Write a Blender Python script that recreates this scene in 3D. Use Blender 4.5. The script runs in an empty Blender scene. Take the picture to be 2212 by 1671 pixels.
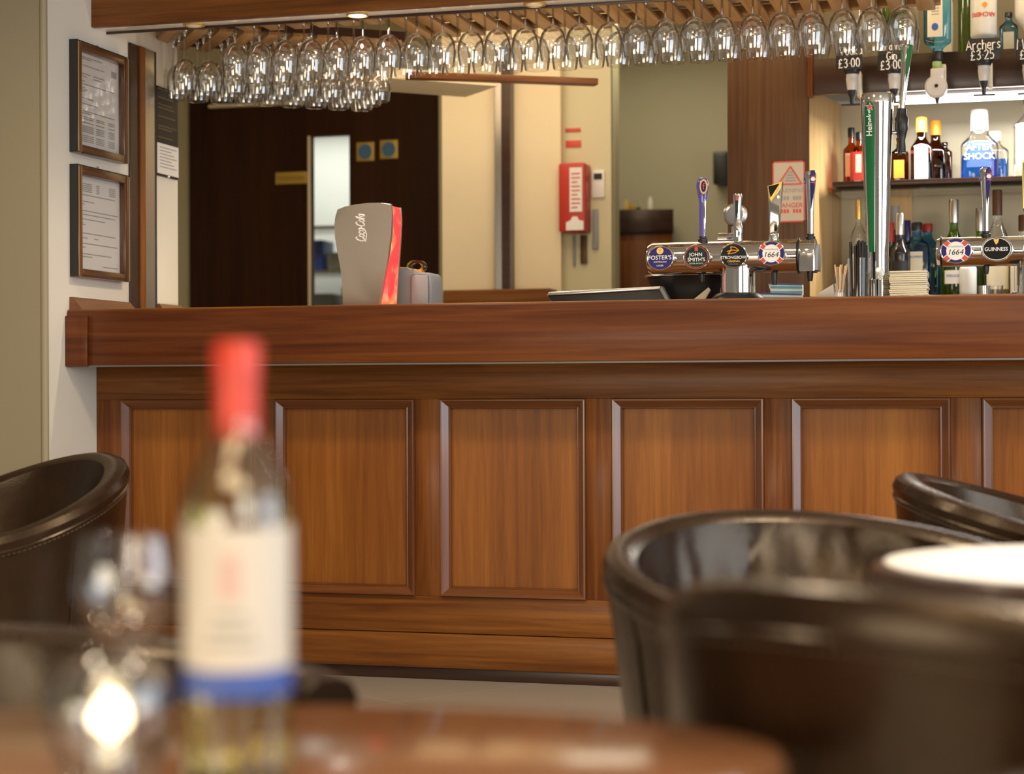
import bpy, bmesh, math, random
from mathutils import Vector, Matrix
random.seed(7)
C = bpy.context.scene.collection
PI = math.pi
# ------------------------------------------------------------------ camera
F = 4000.0; CX, CY, HOR = 1106.0, 835.5, 840.0      # focal length in px of the 2212x1671 frame
TH = math.atan(F / 14600.0); S_, C_ = math.sin(TH), math.cos(TH)
H = 0.87; ROLL = 0.004
cam = bpy.data.cameras.new('camera'); camo = bpy.data.objects.new('camera', cam); C.objects.link(camo)
cam.sensor_width = 36; cam.lens = F / 2212 * 36
cam.shift_y = (HOR - CY) / 2212
camo.matrix_world = Matrix.Translation((0, 0, H)) @ Matrix.Rotation(TH, 4, 'Z') @ Matrix.Rotation(PI / 2, 4, 'X') @ Matrix.Rotation(-ROLL, 4, 'Z')
cam.clip_start = 0.05
cam.dof.use_dof = True; cam.dof.focus_distance = 5.35; cam.dof.aperture_fstop = 2.8
bpy.context.scene.camera = camo
# ------------------------------------------------------------------ world, exposure
sc = bpy.context.scene
sc.view_settings.view_transform = 'Standard'; sc.view_settings.look = 'None'
sc.view_settings.gamma = 1; sc.view_settings.use_curve_mapping = False
sc.view_settings.exposure = -0.2
sc.cycles.max_bounces = 10; sc.cycles.transparent_max_bounces = 40
sc.cycles.diffuse_bounces = 4; sc.cycles.glossy_bounces = 4; sc.cycles.transmission_bounces = 8
sc.cycles.sample_clamp_indirect = 6
wd = bpy.data.worlds.new('World'); sc.world = wd; wd.use_nodes = True
bg = wd.node_tree.nodes['Background']
bg.inputs[0].default_value = (1.0, 0.86, 0.68, 1); bg.inputs[1].default_value = 0.24
# ------------------------------------------------------------------ lamps of the room and added fill lights
def lamp(kind, loc, energy, col, size=None, rot=(0, 0, 0), size_y=None, spot=None, name='lamp'):
    l = bpy.data.lights.new(name, kind); l.energy = energy; l.color = col
    if kind == 'AREA':
        l.shape = 'RECTANGLE'; l.size = size; l.size_y = size_y or size
    elif size is not None: l.shadow_soft_size = size
    if spot: l.spot_size = spot; l.spot_blend = 0.6
    o = bpy.data.objects.new(name, l); C.objects.link(o); o.location = loc; o.rotation_euler = rot
    return o
WARM = (1.0, 0.80, 0.56); DAY = (0.78, 0.88, 1.0)
lamp('AREA', (4.4, 2.2, 1.3), 165, DAY, 2.5, (0, PI / 2, 0), 4.0, name='window_daylight')        # tall windows on the right
for xw in (2.3, 3.7): lamp('AREA', (xw, -2.4, 1.7), 85, (1, .90, .76), 1.3, (PI / 2, 0, 0), 1.7, name='rear_window_daylight')
lamp('AREA', (-2.3, -2.4, .75), 75, (1, .86, .66), 3.0, (PI / 2, 0, 0), .9, name='low_rear_fill')  # added low frontal fill for the bar front, no window behind it
for (x, y, e) in ((-2.3, 3.6, 26), (-0.9, 3.6, 26), (0.4, 3.4, 26), (-1.6, 1.9, 22), (0.2, 1.8, 22), (-0.7, 0.3, 20), (1.6, 3.0, 26)):
    lamp('SPOT', (x, y, 2.66), e * 3.4, WARM, 0.13, (0, 0, 0), spot=2.6, name='ceiling_spot')
for x, y in ((.9, -1.0), (-.6, -1.0)): lamp('AREA', (x, y, 2.66), 34, (1, .76, .46), 1.0, (0, 0, 0), 1.0, name='ceiling_sheen_fill')  # added overhead fill, no fitting there, for warm sheen on the chair leather
for x in (-2.3, -1.5, -.7, .1): lamp('POINT', (x, 6.12, 2.45), 8, WARM, .09, name='servery_sparkle_fill')  # added points without fittings that put sparkle on the hanging glasses
lamp('AREA', (-1.2, 5.80, .95), 14, WARM, 2.6, (PI, 0, 0), .10, name='under_counter_fill')  # added upward fill hidden behind the bar, brightens the glass rack from below
lamp('SPOT', (.85, 2.25, 2.66), 110, (1, .95, .86), .06, (0, 0, 0), spot=1.0, name='small_table_fill')  # added fill that brightens the small table top
lamp('AREA', (-2.0, 6.9, 2.66), 17, WARM, 1.6, (0, 0, 0), 1.2, name='servery_ceiling_light')
lamp('AREA', (-1.9, 8.6, 2.66), 16, (1, .9, .68), 1.0, (0, 0, 0), 0.8, name='passage_ceiling_light')
lamp('AREA', (-4.3, 10.9, 2.6), 24, (.95, 1, .90), 1.4, (0, 0, 0), 1.0, name='kitchen_ceiling_light')
# ------------------------------------------------------------------ pixel helpers (author's measuring tools)
def uv(px, py):
    u, v = px - CX, py - HOR
    return (u - ROLL * v) / F, (v + ROLL * u) / F
def W(px, py, Y):                       # point of the photo on the plane at depth Y (parallel to the bar front)
    u, v = uv(px, py); z = Y / (u * S_ + C_)
    return Vector((u * z * C_ - z * S_, Y, H - v * z))
def WD(px, py, z):                      # point at distance z along the optical axis
    u, v = uv(px, py)
    return Vector((u * z * C_ - z * S_, u * z * S_ + z * C_, H - v * z))
def cam2w(x, z): return (x * C_ - z * S_, x * S_ + z * C_)
def mpp(px, Y):                         # metres per pixel there
    u, _ = uv(px, HOR); return Y / (u * S_ + C_) / F
def wx(px, Y): return W(px, HOR, Y).x
# ------------------------------------------------------------------ materials
def new_mat(name):
    m = bpy.data.materials.new(name); m.use_nodes = True
    nt = m.node_tree; b = nt.nodes['Principled BSDF']
    return m, nt, b
def paint(name, col, rough=.5, metal=0, coat=0, noise=0.0, nscale=8, bump=0.0, spec=None):
    m, nt, b = new_mat(name)
    b.inputs['Base Color'].default_value = (*col, 1); b.inputs['Roughness'].default_value = rough
    b.inputs['Metallic'].default_value = metal; b.inputs['Coat Weight'].default_value = coat
    b.inputs['Coat Roughness'].default_value = .08
    if spec is not None: b.inputs['Specular IOR Level'].default_value = spec
    if noise or bump:
        tc = nt.nodes.new('ShaderNodeTexCoord'); n = nt.nodes.new('ShaderNodeTexNoise')
        n.inputs['Scale'].default_value = nscale; n.inputs['Detail'].default_value = 5
        nt.links.new(tc.outputs['Object'], n.inputs['Vector'])
        if noise:
            r = nt.nodes.new('ShaderNodeValToRGB')
            r.color_ramp.elements[0].position = .3; r.color_ramp.elements[1].position = .7
            r.color_ramp.elements[0].color = (*[c * (1 - noise) for c in col], 1)
            r.color_ramp.elements[1].color = (*[min(1, c * (1 + noise)) for c in col], 1)
            nt.links.new(n.outputs['Fac'], r.inputs['Fac']); nt.links.new(r.outputs['Color'], b.inputs['Base Color'])
        if bump:
            bp = nt.nodes.new('ShaderNodeBump'); bp.inputs['Strength'].default_value = bump; bp.inputs['Distance'].default_value = .004
            nt.links.new(n.outputs['Fac'], bp.inputs['Height']); nt.links.new(bp.outputs['Normal'], b.inputs['Normal'])
    return m
def wood(name, dark, mid, light, axis='X', rough=.3, coat=.25, scale=1.0):
    m, nt, b = new_mat(name)
    tc = nt.nodes.new('ShaderNodeTexCoord'); mp = nt.nodes.new('ShaderNodeMapping')
    k = {'X': (1.3, 34, 34), 'Y': (34, 1.3, 34), 'Z': (34, 34, 1.3)}[axis]
    mp.inputs['Scale'].default_value = [q * scale for q in k]
    nt.links.new(tc.outputs['Object'], mp.inputs['Vector'])
    n1 = nt.nodes.new('ShaderNodeTexNoise'); n1.inputs['Scale'].default_value = 1.6; n1.inputs['Detail'].default_value = 7
    n1.inputs['Roughness'].default_value = .62; n1.inputs['Distortion'].default_value = .55
    nt.links.new(mp.outputs['Vector'], n1.inputs['Vector'])
    n2 = nt.nodes.new('ShaderNodeTexNoise'); n2.inputs['Scale'].default_value = .22; n2.inputs['Detail'].default_value = 3
    nt.links.new(mp.outputs['Vector'], n2.inputs['Vector'])
    mx = nt.nodes.new('ShaderNodeMath'); mx.operation = 'MULTIPLY_ADD'
    nt.links.new(n1.outputs['Fac'], mx.inputs[0]); mx.inputs[1].default_value = .55
    ma = nt.nodes.new('ShaderNodeMath'); ma.operation = 'MULTIPLY'; ma.inputs[1].default_value = .45
    nt.links.new(n2.outputs['Fac'], ma.inputs[0]); nt.links.new(ma.outputs[0], mx.inputs[2])
    r = nt.nodes.new('ShaderNodeValToRGB'); e = r.color_ramp.elements
    e[0].position = .33; e[0].color = (*dark, 1); e[1].position = .66; e[1].color = (*light, 1)
    q = e.new(.5); q.color = (*mid, 1)
    nt.links.new(mx.outputs[0], r.inputs['Fac']); nt.links.new(r.outputs['Color'], b.inputs['Base Color'])
    b.inputs['Roughness'].default_value = rough; b.inputs['Coat Weight'].default_value = coat; b.inputs['Coat Roughness'].default_value = .16; b.inputs['Specular IOR Level'].default_value = .24 if coat < .2 else .5
    bp = nt.nodes.new('ShaderNodeBump'); bp.inputs['Strength'].default_value = .06; bp.inputs['Distance'].default_value = .002
    nt.links.new(n1.outputs['Fac'], bp.inputs['Height']); nt.links.new(bp.outputs['Normal'], b.inputs['Normal'])
    return m
def glass(name, tint=(1, 1, 1), refl=1.0, rough=.01, base=.04):
    m = bpy.data.materials.new(name); m.use_nodes = True; nt = m.node_tree; nt.nodes.clear()
    o = nt.nodes.new('ShaderNodeOutputMaterial'); mx = nt.nodes.new('ShaderNodeMixShader')
    t = nt.nodes.new('ShaderNodeBsdfTransparent'); t.inputs[0].default_value = (*tint, 1)
    g = nt.nodes.new('ShaderNodeBsdfGlossy'); g.inputs['Roughness'].default_value = rough; g.inputs[0].default_value = (1, 1, 1, 1)
    lw = nt.nodes.new('ShaderNodeLayerWeight'); lw.inputs['Blend'].default_value = .16
    mt = nt.nodes.new('ShaderNodeMath'); mt.operation = 'MULTIPLY_ADD'; mt.use_clamp = True
    mt.inputs[1].default_value = .85 * refl; mt.inputs[2].default_value = base
    nt.links.new(lw.outputs['Fresnel'], mt.inputs[0]); nt.links.new(mt.outputs[0], mx.inputs[0])
    nt.links.new(t.outputs[0], mx.inputs[1]); nt.links.new(g.outputs[0], mx.inputs[2]); nt.links.new(mx.outputs[0], o.inputs[0])
    return m
def emit(name, col, s):
    m = bpy.data.materials.new(name); m.use_nodes = True; nt = m.node_tree; nt.nodes.clear()
    o = nt.nodes.new('ShaderNodeOutputMaterial'); e = nt.nodes.new('ShaderNodeEmission')
    e.inputs[0].default_value = (*col, 1); e.inputs[1].default_value = s; nt.links.new(e.outputs[0], o.inputs[0]); return m
def leather(name, col, rough=.32):
    m, nt, b = new_mat(name)
    tc = nt.nodes.new('ShaderNodeTexCoord')
    n = nt.nodes.new('ShaderNodeTexNoise'); n.inputs['Scale'].default_value = 9; n.inputs['Detail'].default_value = 6
    nt.links.new(tc.outputs['Object'], n.inputs['Vector'])
    v = nt.nodes.new('ShaderNodeTexVoronoi'); v.inputs['Scale'].default_value = 260
    nt.links.new(tc.outputs['Object'], v.inputs['Vector'])
    r = nt.nodes.new('ShaderNodeValToRGB'); r.color_ramp.elements[0].position = .35; r.color_ramp.elements[1].position = .7
    r.color_ramp.elements[0].color = (*[c * .75 for c in col], 1); r.color_ramp.elements[1].color = (*[c * 1.3 for c in col], 1)
    nt.links.new(n.outputs['Fac'], r.inputs['Fac']); nt.links.new(r.outputs['Color'], b.inputs['Base Color'])
    b.inputs['Roughness'].default_value = rough; b.inputs['Specular IOR Level'].default_value = .55
    b.inputs['Specular Tint'].default_value = (1, .82, .62, 1)
    mr = nt.nodes.new('ShaderNodeMapRange'); mr.inputs['To Min'].default_value = rough - .07; mr.inputs['To Max'].default_value = rough + .12
    nt.links.new(n.outputs['Fac'], mr.inputs['Value']); nt.links.new(mr.outputs[0], b.inputs['Roughness'])
    b1 = nt.nodes.new('ShaderNodeBump'); b1.inputs['Strength'].default_value = .25; b1.inputs['Distance'].default_value = .012
    nt.links.new(n.outputs['Fac'], b1.inputs['Height'])
    b2 = nt.nodes.new('ShaderNodeBump'); b2.inputs['Strength'].default_value = .12; b2.inputs['Distance'].default_value = .001
    nt.links.new(v.outputs['Distance'], b2.inputs['Height']); nt.links.new(b1.outputs['Normal'], b2.inputs['Normal'])
    nt.links.new(b2.outputs['Normal'], b.inputs['Normal'])
    return m
M = {}
M['maho_x'] = wood('mahogany_along', (.065, .018, .004), (.175, .060, .011), (.290, .118, .023), 'X', .36, .08, .8)
M['fascia'] = wood('red_mahogany_along', (.040, .0085, .0025), (.110, .029, .007), (.180, .058, .014), 'X', .36, .10, .7)
M['maho_z'] = wood('mahogany_upright', (.060, .015, .003), (.155, .048, .008), (.250, .090, .016), 'Z', .36, .08)
M['panel'] = wood('mahogany_veneer', (.150, .046, .008), (.235, .080, .013), (.320, .120, .021), 'Z', .40, .05)
M['mould_x'] = wood('moulding_wood_along', (.085, .024, .006), (.14, .045, .011), (.19, .066, .016), 'X', .30, .15)
M['mould_z'] = wood('moulding_wood_upright', (.085, .024, .006), (.14, .045, .011), (.19, .066, .016), 'Z', .24, .5)
M['maho_y'] = wood('mahogany_across', (.10, .035, .01), (.16, .06, .018), (.22, .09, .03), 'Y')
M['dark_z'] = wood('dark_walnut_upright', (.045, .020, .009), (.085, .040, .018), (.12, .060, .028), 'Z', .35, .15)
M['dark_x'] = wood('dark_walnut_along', (.018, .007, .004), (.035, .013, .007), (.055, .022, .012), 'X', .3, .25)
M['door'] = wood('dark_door_veneer', (.026, .0085, .003), (.042, .014, .0045), (.058, .020, .006), 'Z', .4, .1)
M['oak'] = wood('pale_oak_upright', (.42, .25, .10), (.60, .39, .17), (.72, .50, .25), 'Z', .4, .1, .8)
M['rackwood'] = wood('rack_wood', (.22, .11, .04), (.34, .19, .075), (.46, .28, .12), 'Y', .4, .1)
M['rackwood_x'] = wood('rack_wood_along', (.22, .11, .04), (.34, .19, .075), (.46, .28, .12), 'X', .4, .1)
M['table'] = wood('table_top_wood', (.13, .050, .020), (.20, .085, .036), (.26, .12, .055), 'X', .15, .5, .5)
M['white_wall'] = paint('white_wall_paint', (.70, .67, .60), .6, noise=.02, nscale=3)
M['olive_wall'] = paint('beige_wall_paint', (.30, .26, .175), .6, noise=.03, nscale=2)
M['back_wall'] = paint('olive_cream_paint', (.48, .42, .25), .6, noise=.03, nscale=2)
M['cream_wall'] = paint('cream_paint', (.80, .68, .46), .6, noise=.03, nscale=2)
M['niche'] = paint('niche_back_panel', (.46, .40, .27), .35, noise=.04, nscale=2)
M['ceil'] = paint('ceiling_paint', (.62, .58, .50), .7)
M['chrome'] = paint('polished_chrome', (.80, .79, .77), .07, 1)
M['steel'] = paint('brushed_steel', (.62, .61, .59), .25, 1)
M['coke_grey'] = paint('satin_grey_metal', (.40, .35, .30), .38, .75, noise=.05, nscale=5)
M['mirror_strip'] = paint('pale_gloss_strip', (.82, .78, .70), .25, coat=.5)
M['black'] = paint('black_plastic', (.012, .012, .013), .35)
M['blackcard'] = paint('black_card', (.010, .009, .009), .5)
M['chalk'] = paint('white_chalk_ink', (.85, .82, .78), .8)
M['grey_pl'] = paint('grey_plastic', (.27, .28, .30), .45)
M['paper'] = paint('white_paper', (.80, .78, .75), .6)
M['print'] = paint('grey_print', (.30, .29, .28), .7)
M['cream_paper'] = paint('cream_label_paper', (.72, .66, .50), .55)
M['red'] = paint('red_paint', (.50, .035, .022), .4)
M['redprint'] = paint('red_print', (.60, .07, .05), .5)
M['gold'] = paint('gold', (.75, .50, .14), .3, .8)
M['brass'] = paint('brass_plate', (.62, .42, .08), .35, .3)
M['navy'] = paint('navy_enamel', (.030, .022, .16), .12, coat=.6)
M['purple'] = paint('violet_enamel', (.11, .095, .42), .15, coat=.6)
M['blackenamel'] = paint('black_enamel', (.008, .009, .009), .12, coat=.6)
M['greenblack'] = paint('dark_green_enamel', (.010, .030, .028), .12, coat=.6)
M['green'] = paint('green_enamel', (.010, .16, .055), .2, coat=.6)
M['white'] = paint('white_enamel', (.85, .84, .82), .3)
M['orange'] = paint('orange_cap', (.85, .28, .02), .4)
M['capsule'] = paint('red_foil_capsule', (.56, .036, .012), .38, .1, coat=.2)
M['amber_gold'] = paint('amber_print', (.80, .38, .04), .4)
M['blueprint'] = paint('blue_print', (.05, .10, .38), .4)
M['teal'] = paint('teal_print', (.12, .38, .50), .5)
M['sign_blue'] = paint('notice_blue', (.07, .18, .34), .5)
M['stick'] = paint('pale_wood_stick', (.72, .52, .30), .6)
M['floor'] = None
M['glass'] = glass('clear_glass', (.97, .97, .96))
M['stemglass'] = glass('stemware_glass', (.975, .972, .962), .8, .03, .09)
M['stemrod'] = glass('glass_stem', (.95, .94, .92), 1.0, .04, .30)
M['wineglass'] = glass('wine_glass_glass', (.98, .98, .975), .9, .03, .06)
M['greenglass'] = glass('green_bottle_glass', (.38, .55, .05), 1, .02)
M['oliveglass'] = glass('white_wine_bottle_glass', (.93, .92, .74), .9, .03, .10)
M['blueglass'] = glass('pale_blue_bottle_glass', (.33, .66, .87), 1, .02)
M['amber'] = glass('amber_bottle_glass', (.75, .28, .06), 1, .02)
M['brownglass'] = glass('brown_bottle_glass', (.30, .13, .06), 1, .02)
M['darkbottle'] = paint('dark_bottle_glass', (.012, .010, .012), .06, coat=.5)
M['blueliquid'] = glass('blue_liqueur', (.10, .42, .97), .5, .02)
M['frost'] = paint('frosted_white_bottle', (.66, .66, .62), .3)
M['greyplastic_clear'] = paint('clear_grey_plastic', (.55, .52, .50), .2)
M['leather'] = leather('dark_brown_leather', (.016, .0065, .0025), .25)
M['thread'] = paint('brown_thread', (.10, .065, .04), .6)
M['led_red'] = None
def floor_mat():
    m, nt, b = new_mat('beige_floor_tiles')
    tc = nt.nodes.new('ShaderNodeTexCoord'); mp = nt.nodes.new('ShaderNodeMapping'); mp.inputs['Rotation'].default_value = (0, 0, .62)
    nt.links.new(tc.outputs['Object'], mp.inputs['Vector'])
    br = nt.nodes.new('ShaderNodeTexBrick'); br.offset = 0; br.inputs['Scale'].default_value = 1.0
    br.inputs['Brick Width'].default_value = .6; br.inputs['Row Height'].default_value = .6; br.inputs['Mortar Size'].default_value = .0025
    br.inputs['Color1'].default_value = (.35, .31, .27, 1); br.inputs['Color2'].default_value = (.33, .295, .255, 1); br.inputs['Mortar'].default_value = (.45, .42, .38, 1)
    nt.links.new(mp.outputs['Vector'], br.inputs['Vector']); nt.links.new(br.outputs['Color'], b.inputs['Base Color'])
    b.inputs['Roughness'].default_value = .35
    return m
M['floor'] = floor_mat()
M['dull_gold'] = paint('dull_gold_bead', (.30, .20, .09), .5, .3)
M['frameglass'] = glass('picture_glass', (.97, .97, .97), .35, .02, .03)
M['doc'] = paint('document_paper', (.74, .72, .70), .55)
def red_glow():
    m = bpy.data.materials.new('lit_red_acrylic'); m.use_nodes = True; nt = m.node_tree; b = nt.nodes['Principled BSDF']
    b.inputs['Base Color'].default_value = (.7, .05, .04, 1); b.inputs['Roughness'].default_value = .2
    tc = nt.nodes.new('ShaderNodeTexCoord'); n = nt.nodes.new('ShaderNodeTexNoise'); n.inputs['Scale'].default_value = 14
    nt.links.new(tc.outputs['Object'], n.inputs['Vector'])
    r = nt.nodes.new('ShaderNodeValToRGB'); r.color_ramp.elements[0].position = .44; r.color_ramp.elements[1].position = .62
    r.color_ramp.elements[0].color = (1, .035, .045, 1); r.color_ramp.elements[1].color = (1, .42, .12, 1)
    nt.links.new(n.outputs['Fac'], r.inputs['Fac']); nt.links.new(r.outputs['Color'], b.inputs['Emission Color'])
    b.inputs['Emission Strength'].default_value = 1.1
    return m
M['led_red'] = red_glow()
M['lamp_on'] = emit('lit_lamp_lens', (1, .93, .80), 110)
M['tube_on'] = emit('lit_tube', (1, .97, .88), 9)
M['flame'] = emit('candle_flame', (1, .82, .50), 9)
# ------------------------------------------------------------------ mesh helpers
def link(name, bm, mat, parent=None, smooth=True, loc=(0, 0, 0)):
    me = bpy.data.meshes.new(name)
    bmesh.ops.recalc_face_normals(bm, faces=bm.faces[:])
    bm.to_mesh(me); bm.free()
    if smooth:
        for p in me.polygons: p.use_smooth = True
        try: me.set_sharp_from_angle(angle=math.radians(38))
        except Exception: pass
    if mat: me.materials.append(mat)
    o = bpy.data.objects.new(name, me); C.objects.link(o); o.location = loc
    if parent: o.parent = parent
    return o
def thing(name, label, cat, loc=(0, 0, 0), rz=0, group=None):
    o = bpy.data.objects.new(name, None); C.objects.link(o); o.empty_display_size = .05
    o.location = loc; o.rotation_euler = (0, 0, rz)
    o['label'] = label; o['category'] = cat
    if group: o['group'] = group
    return o
def tag(o, label, cat, group=None):
    o['label'] = label; o['category'] = cat
    if group: o['group'] = group
    return o
def struct(name, bm, mat, smooth=False):
    o = link(name, bm, mat, None, smooth); o['kind'] = 'structure'; return o
def dup(root, loc, rz=None, label=None, group=None):
    r = root.copy(); C.objects.link(r); r.location = loc
    if rz is not None: r.rotation_euler = (0, 0, rz)
    if label: r['label'] = label
    if group: r['group'] = group
    for ch in list(root.children):
        c = ch.copy(); C.objects.link(c); c.parent = r
        for g in list(ch.children):
            d = g.copy(); C.objects.link(d); d.parent = c
    return r
def B(): return bmesh.new()
def box(bm, lo, hi, bevel=0, seg=2):
    lo, hi = Vector(lo), Vector(hi)
    r = bmesh.ops.create_cube(bm, size=1)
    vs = r['verts']; c = (lo + hi) / 2; d = hi - lo
    for v in vs: v.co = Vector((v.co.x * d.x, v.co.y * d.y, v.co.z * d.z)) + c
    if bevel:
        es = list({e for v in vs for e in v.link_edges})
        bmesh.ops.bevel(bm, geom=es, offset=bevel, segments=seg, affect='EDGES', profile=.5)
    return bm
def bbox(lo, hi, bevel=0): return box(B(), lo, hi, bevel)
def prism(bm, pts, axis, a, b, bevel=0):
    """extrude a 2D outline along an axis; pts are (x,z) for axis Y, (y,z) for X, (x,y) for Z"""
    def mk(p, t):
        return {'Y': (p[0], t, p[1]), 'X': (t, p[0], p[1]), 'Z': (p[0], p[1], t)}[axis]
    v0 = [bm.verts.new(mk(p, a)) for p in pts]; v1 = [bm.verts.new(mk(p, b)) for p in pts]
    n = len(pts); fs = [bm.faces.new(v0), bm.faces.new(v1[::-1])]
    for i in range(n): fs.append(bm.faces.new((v0[i], v0[(i + 1) % n], v1[(i + 1) % n], v1[i])))
    if bevel:
        es = list(fs[0].edges) + list(fs[1].edges)
        bmesh.ops.bevel(bm, geom=es, offset=bevel, segments=2, affect='EDGES', profile=.5)
    return bm
def lathe(bm, prof, n=32, c=(0, 0, 0), sec=None, axis='Z', sx=1, sy=1, cap0=True, cap1=True):
    """prof: list of (r, t); sec(theta) multiplies the radius"""
    c = Vector(c); rings = []
    for r, t in prof:
        ring = []
        for i in range(n):
            a = 2 * PI * i / n; k = sec(a) if sec else 1
            p = (r * k * math.cos(a) * sx, r * k * math.sin(a) * sy, t)
            if axis == 'X': p = (p[2], p[0], p[1])
            elif axis == 'Y': p = (p[0], p[2], p[1])
            ring.append(bm.verts.new(c + Vector(p)))
        rings.append(ring)
    for a, b in zip(rings, rings[1:]):
        for i in range(n): bm.faces.new((a[i], a[(i + 1) % n], b[(i + 1) % n], b[i]))
    if cap0 and prof[0][0] > 1e-5: bm.faces.new(rings[0][::-1])
    if cap1 and prof[-1][0] > 1e-5: bm.faces.new(rings[-1])
    return bm
def tube(bm, pts, r, n=8, closed=False, r2=None):
    pts = [Vector(p) for p in pts]; rings = []; m = len(pts); up = None
    for i, p in enumerate(pts):
        if closed: d = pts[(i + 1) % m] - pts[i - 1]
        else: d = pts[min(i + 1, m - 1)] - pts[max(i - 1, 0)]
        d.normalize()
        if up is None: up = Vector((0, 0, 1)) if abs(d.z) < .9 else Vector((1, 0, 0))
        a = d.cross(up).normalized(); b = a.cross(d).normalized(); up = b
        rr = r if r2 is None else r + (r2 - r) * i / max(1, m - 1)
        rings.append([bm.verts.new(p + (a * math.cos(2 * PI * k / n) + b * math.sin(2 * PI * k / n)) * rr) for k in range(n)])
    pairs = list(zip(rings, rings[1:])) + ([(rings[-1], rings[0])] if closed else [])
    for x, y in pairs:
        for k in range(n): bm.faces.new((x[k], x[(k + 1) % n], y[(k + 1) % n], y[k]))
    if not closed: bm.faces.new(rings[0][::-1]); bm.faces.new(rings[-1])
    return bm
def ellipse(bm, cx, cz, rx, rz, y0, y1, n=40, a0=0, a1=2 * PI):
    pts = [(cx + rx * math.cos(2 * PI * i / n), cz + rz * math.sin(2 * PI * i / n)) for i in range(n)]
    return prism(bm, pts, 'Y', y0, y1)
def superell(p):
    return lambda a: 1 / ((abs(math.cos(a)) ** p + abs(math.sin(a)) ** p) ** (1 / p))
def curved_patch(bm, R, z0, z1, half, n=16, th=.0006, c=(0, 0), sec=None, ctr=-PI / 2):
    """a label wrapped round a bottle, facing -Y"""
    cols = []
    for i in range(n + 1):
        a = ctr - half + 2 * half * i / n; k = sec(a) if sec else 1
        q = []
        for rr in (R * k, R * k + th):
            for z in (z0, z1): q.append(bm.verts.new((c[0] + rr * math.cos(a), c[1] + rr * math.sin(a), z)))
        cols.append(q)
    for p, q in zip(cols, cols[1:]):
        bm.faces.new((p[2], q[2], q[3], p[3])); bm.faces.new((p[0], p[1], q[1], q[0]))
        bm.faces.new((p[1], p[3], q[3], q[1])); bm.faces.new((p[0], q[0], q[2], p[2]))
    for q in (cols[0], cols[-1]): bm.faces.new((q[0], q[2], q[3], q[1]))
    return bm
def text_bm(body, size, depth=.0006, shear=0, sx=1, align='CENTER', bold=0.0, arch=0.0):
    cu = bpy.data.curves.new('txt', 'FONT'); cu.body = body; cu.size = size; cu.align_x = align; cu.align_y = 'CENTER'
    cu.extrude = depth / 2; cu.resolution_u = 3; cu.offset = bold * size
    o = bpy.data.objects.new('txt', cu); C.objects.link(o)
    dg = bpy.context.evaluated_depsgraph_get(); dg.update()
    me = bpy.data.meshes.new_from_object(o.evaluated_get(dg))
    bm = B(); bm.from_mesh(me)
    bpy.data.objects.remove(o); bpy.data.curves.remove(cu); bpy.data.meshes.remove(me)
    for v in bm.verts: v.co.x = (v.co.x + shear * v.co.y) * sx; v.co.y += arch * v.co.x ** 2
    return bm
def text(parent, body, size, mat, c, name='lettering', rot=0, bendR=None, **kw):
    """flat lettering facing -Y with its centre at c; rot turns it in its own plane"""
    bm = text_bm(body, size, **kw); ca, sa = math.cos(rot), math.sin(rot)
    for v in bm.verts:
        x, y, z = v.co; x, y = x * ca - y * sa, x * sa + y * ca
        if bendR:
            a = x / bendR; v.co = (c[0] + (bendR + z) * math.sin(a), c[1] + bendR - (bendR + z) * math.cos(a), c[2] + y)
        else: v.co = (c[0] + x, c[1] - z, c[2] + y)
    return link(name, bm, mat, parent, smooth=False)
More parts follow.
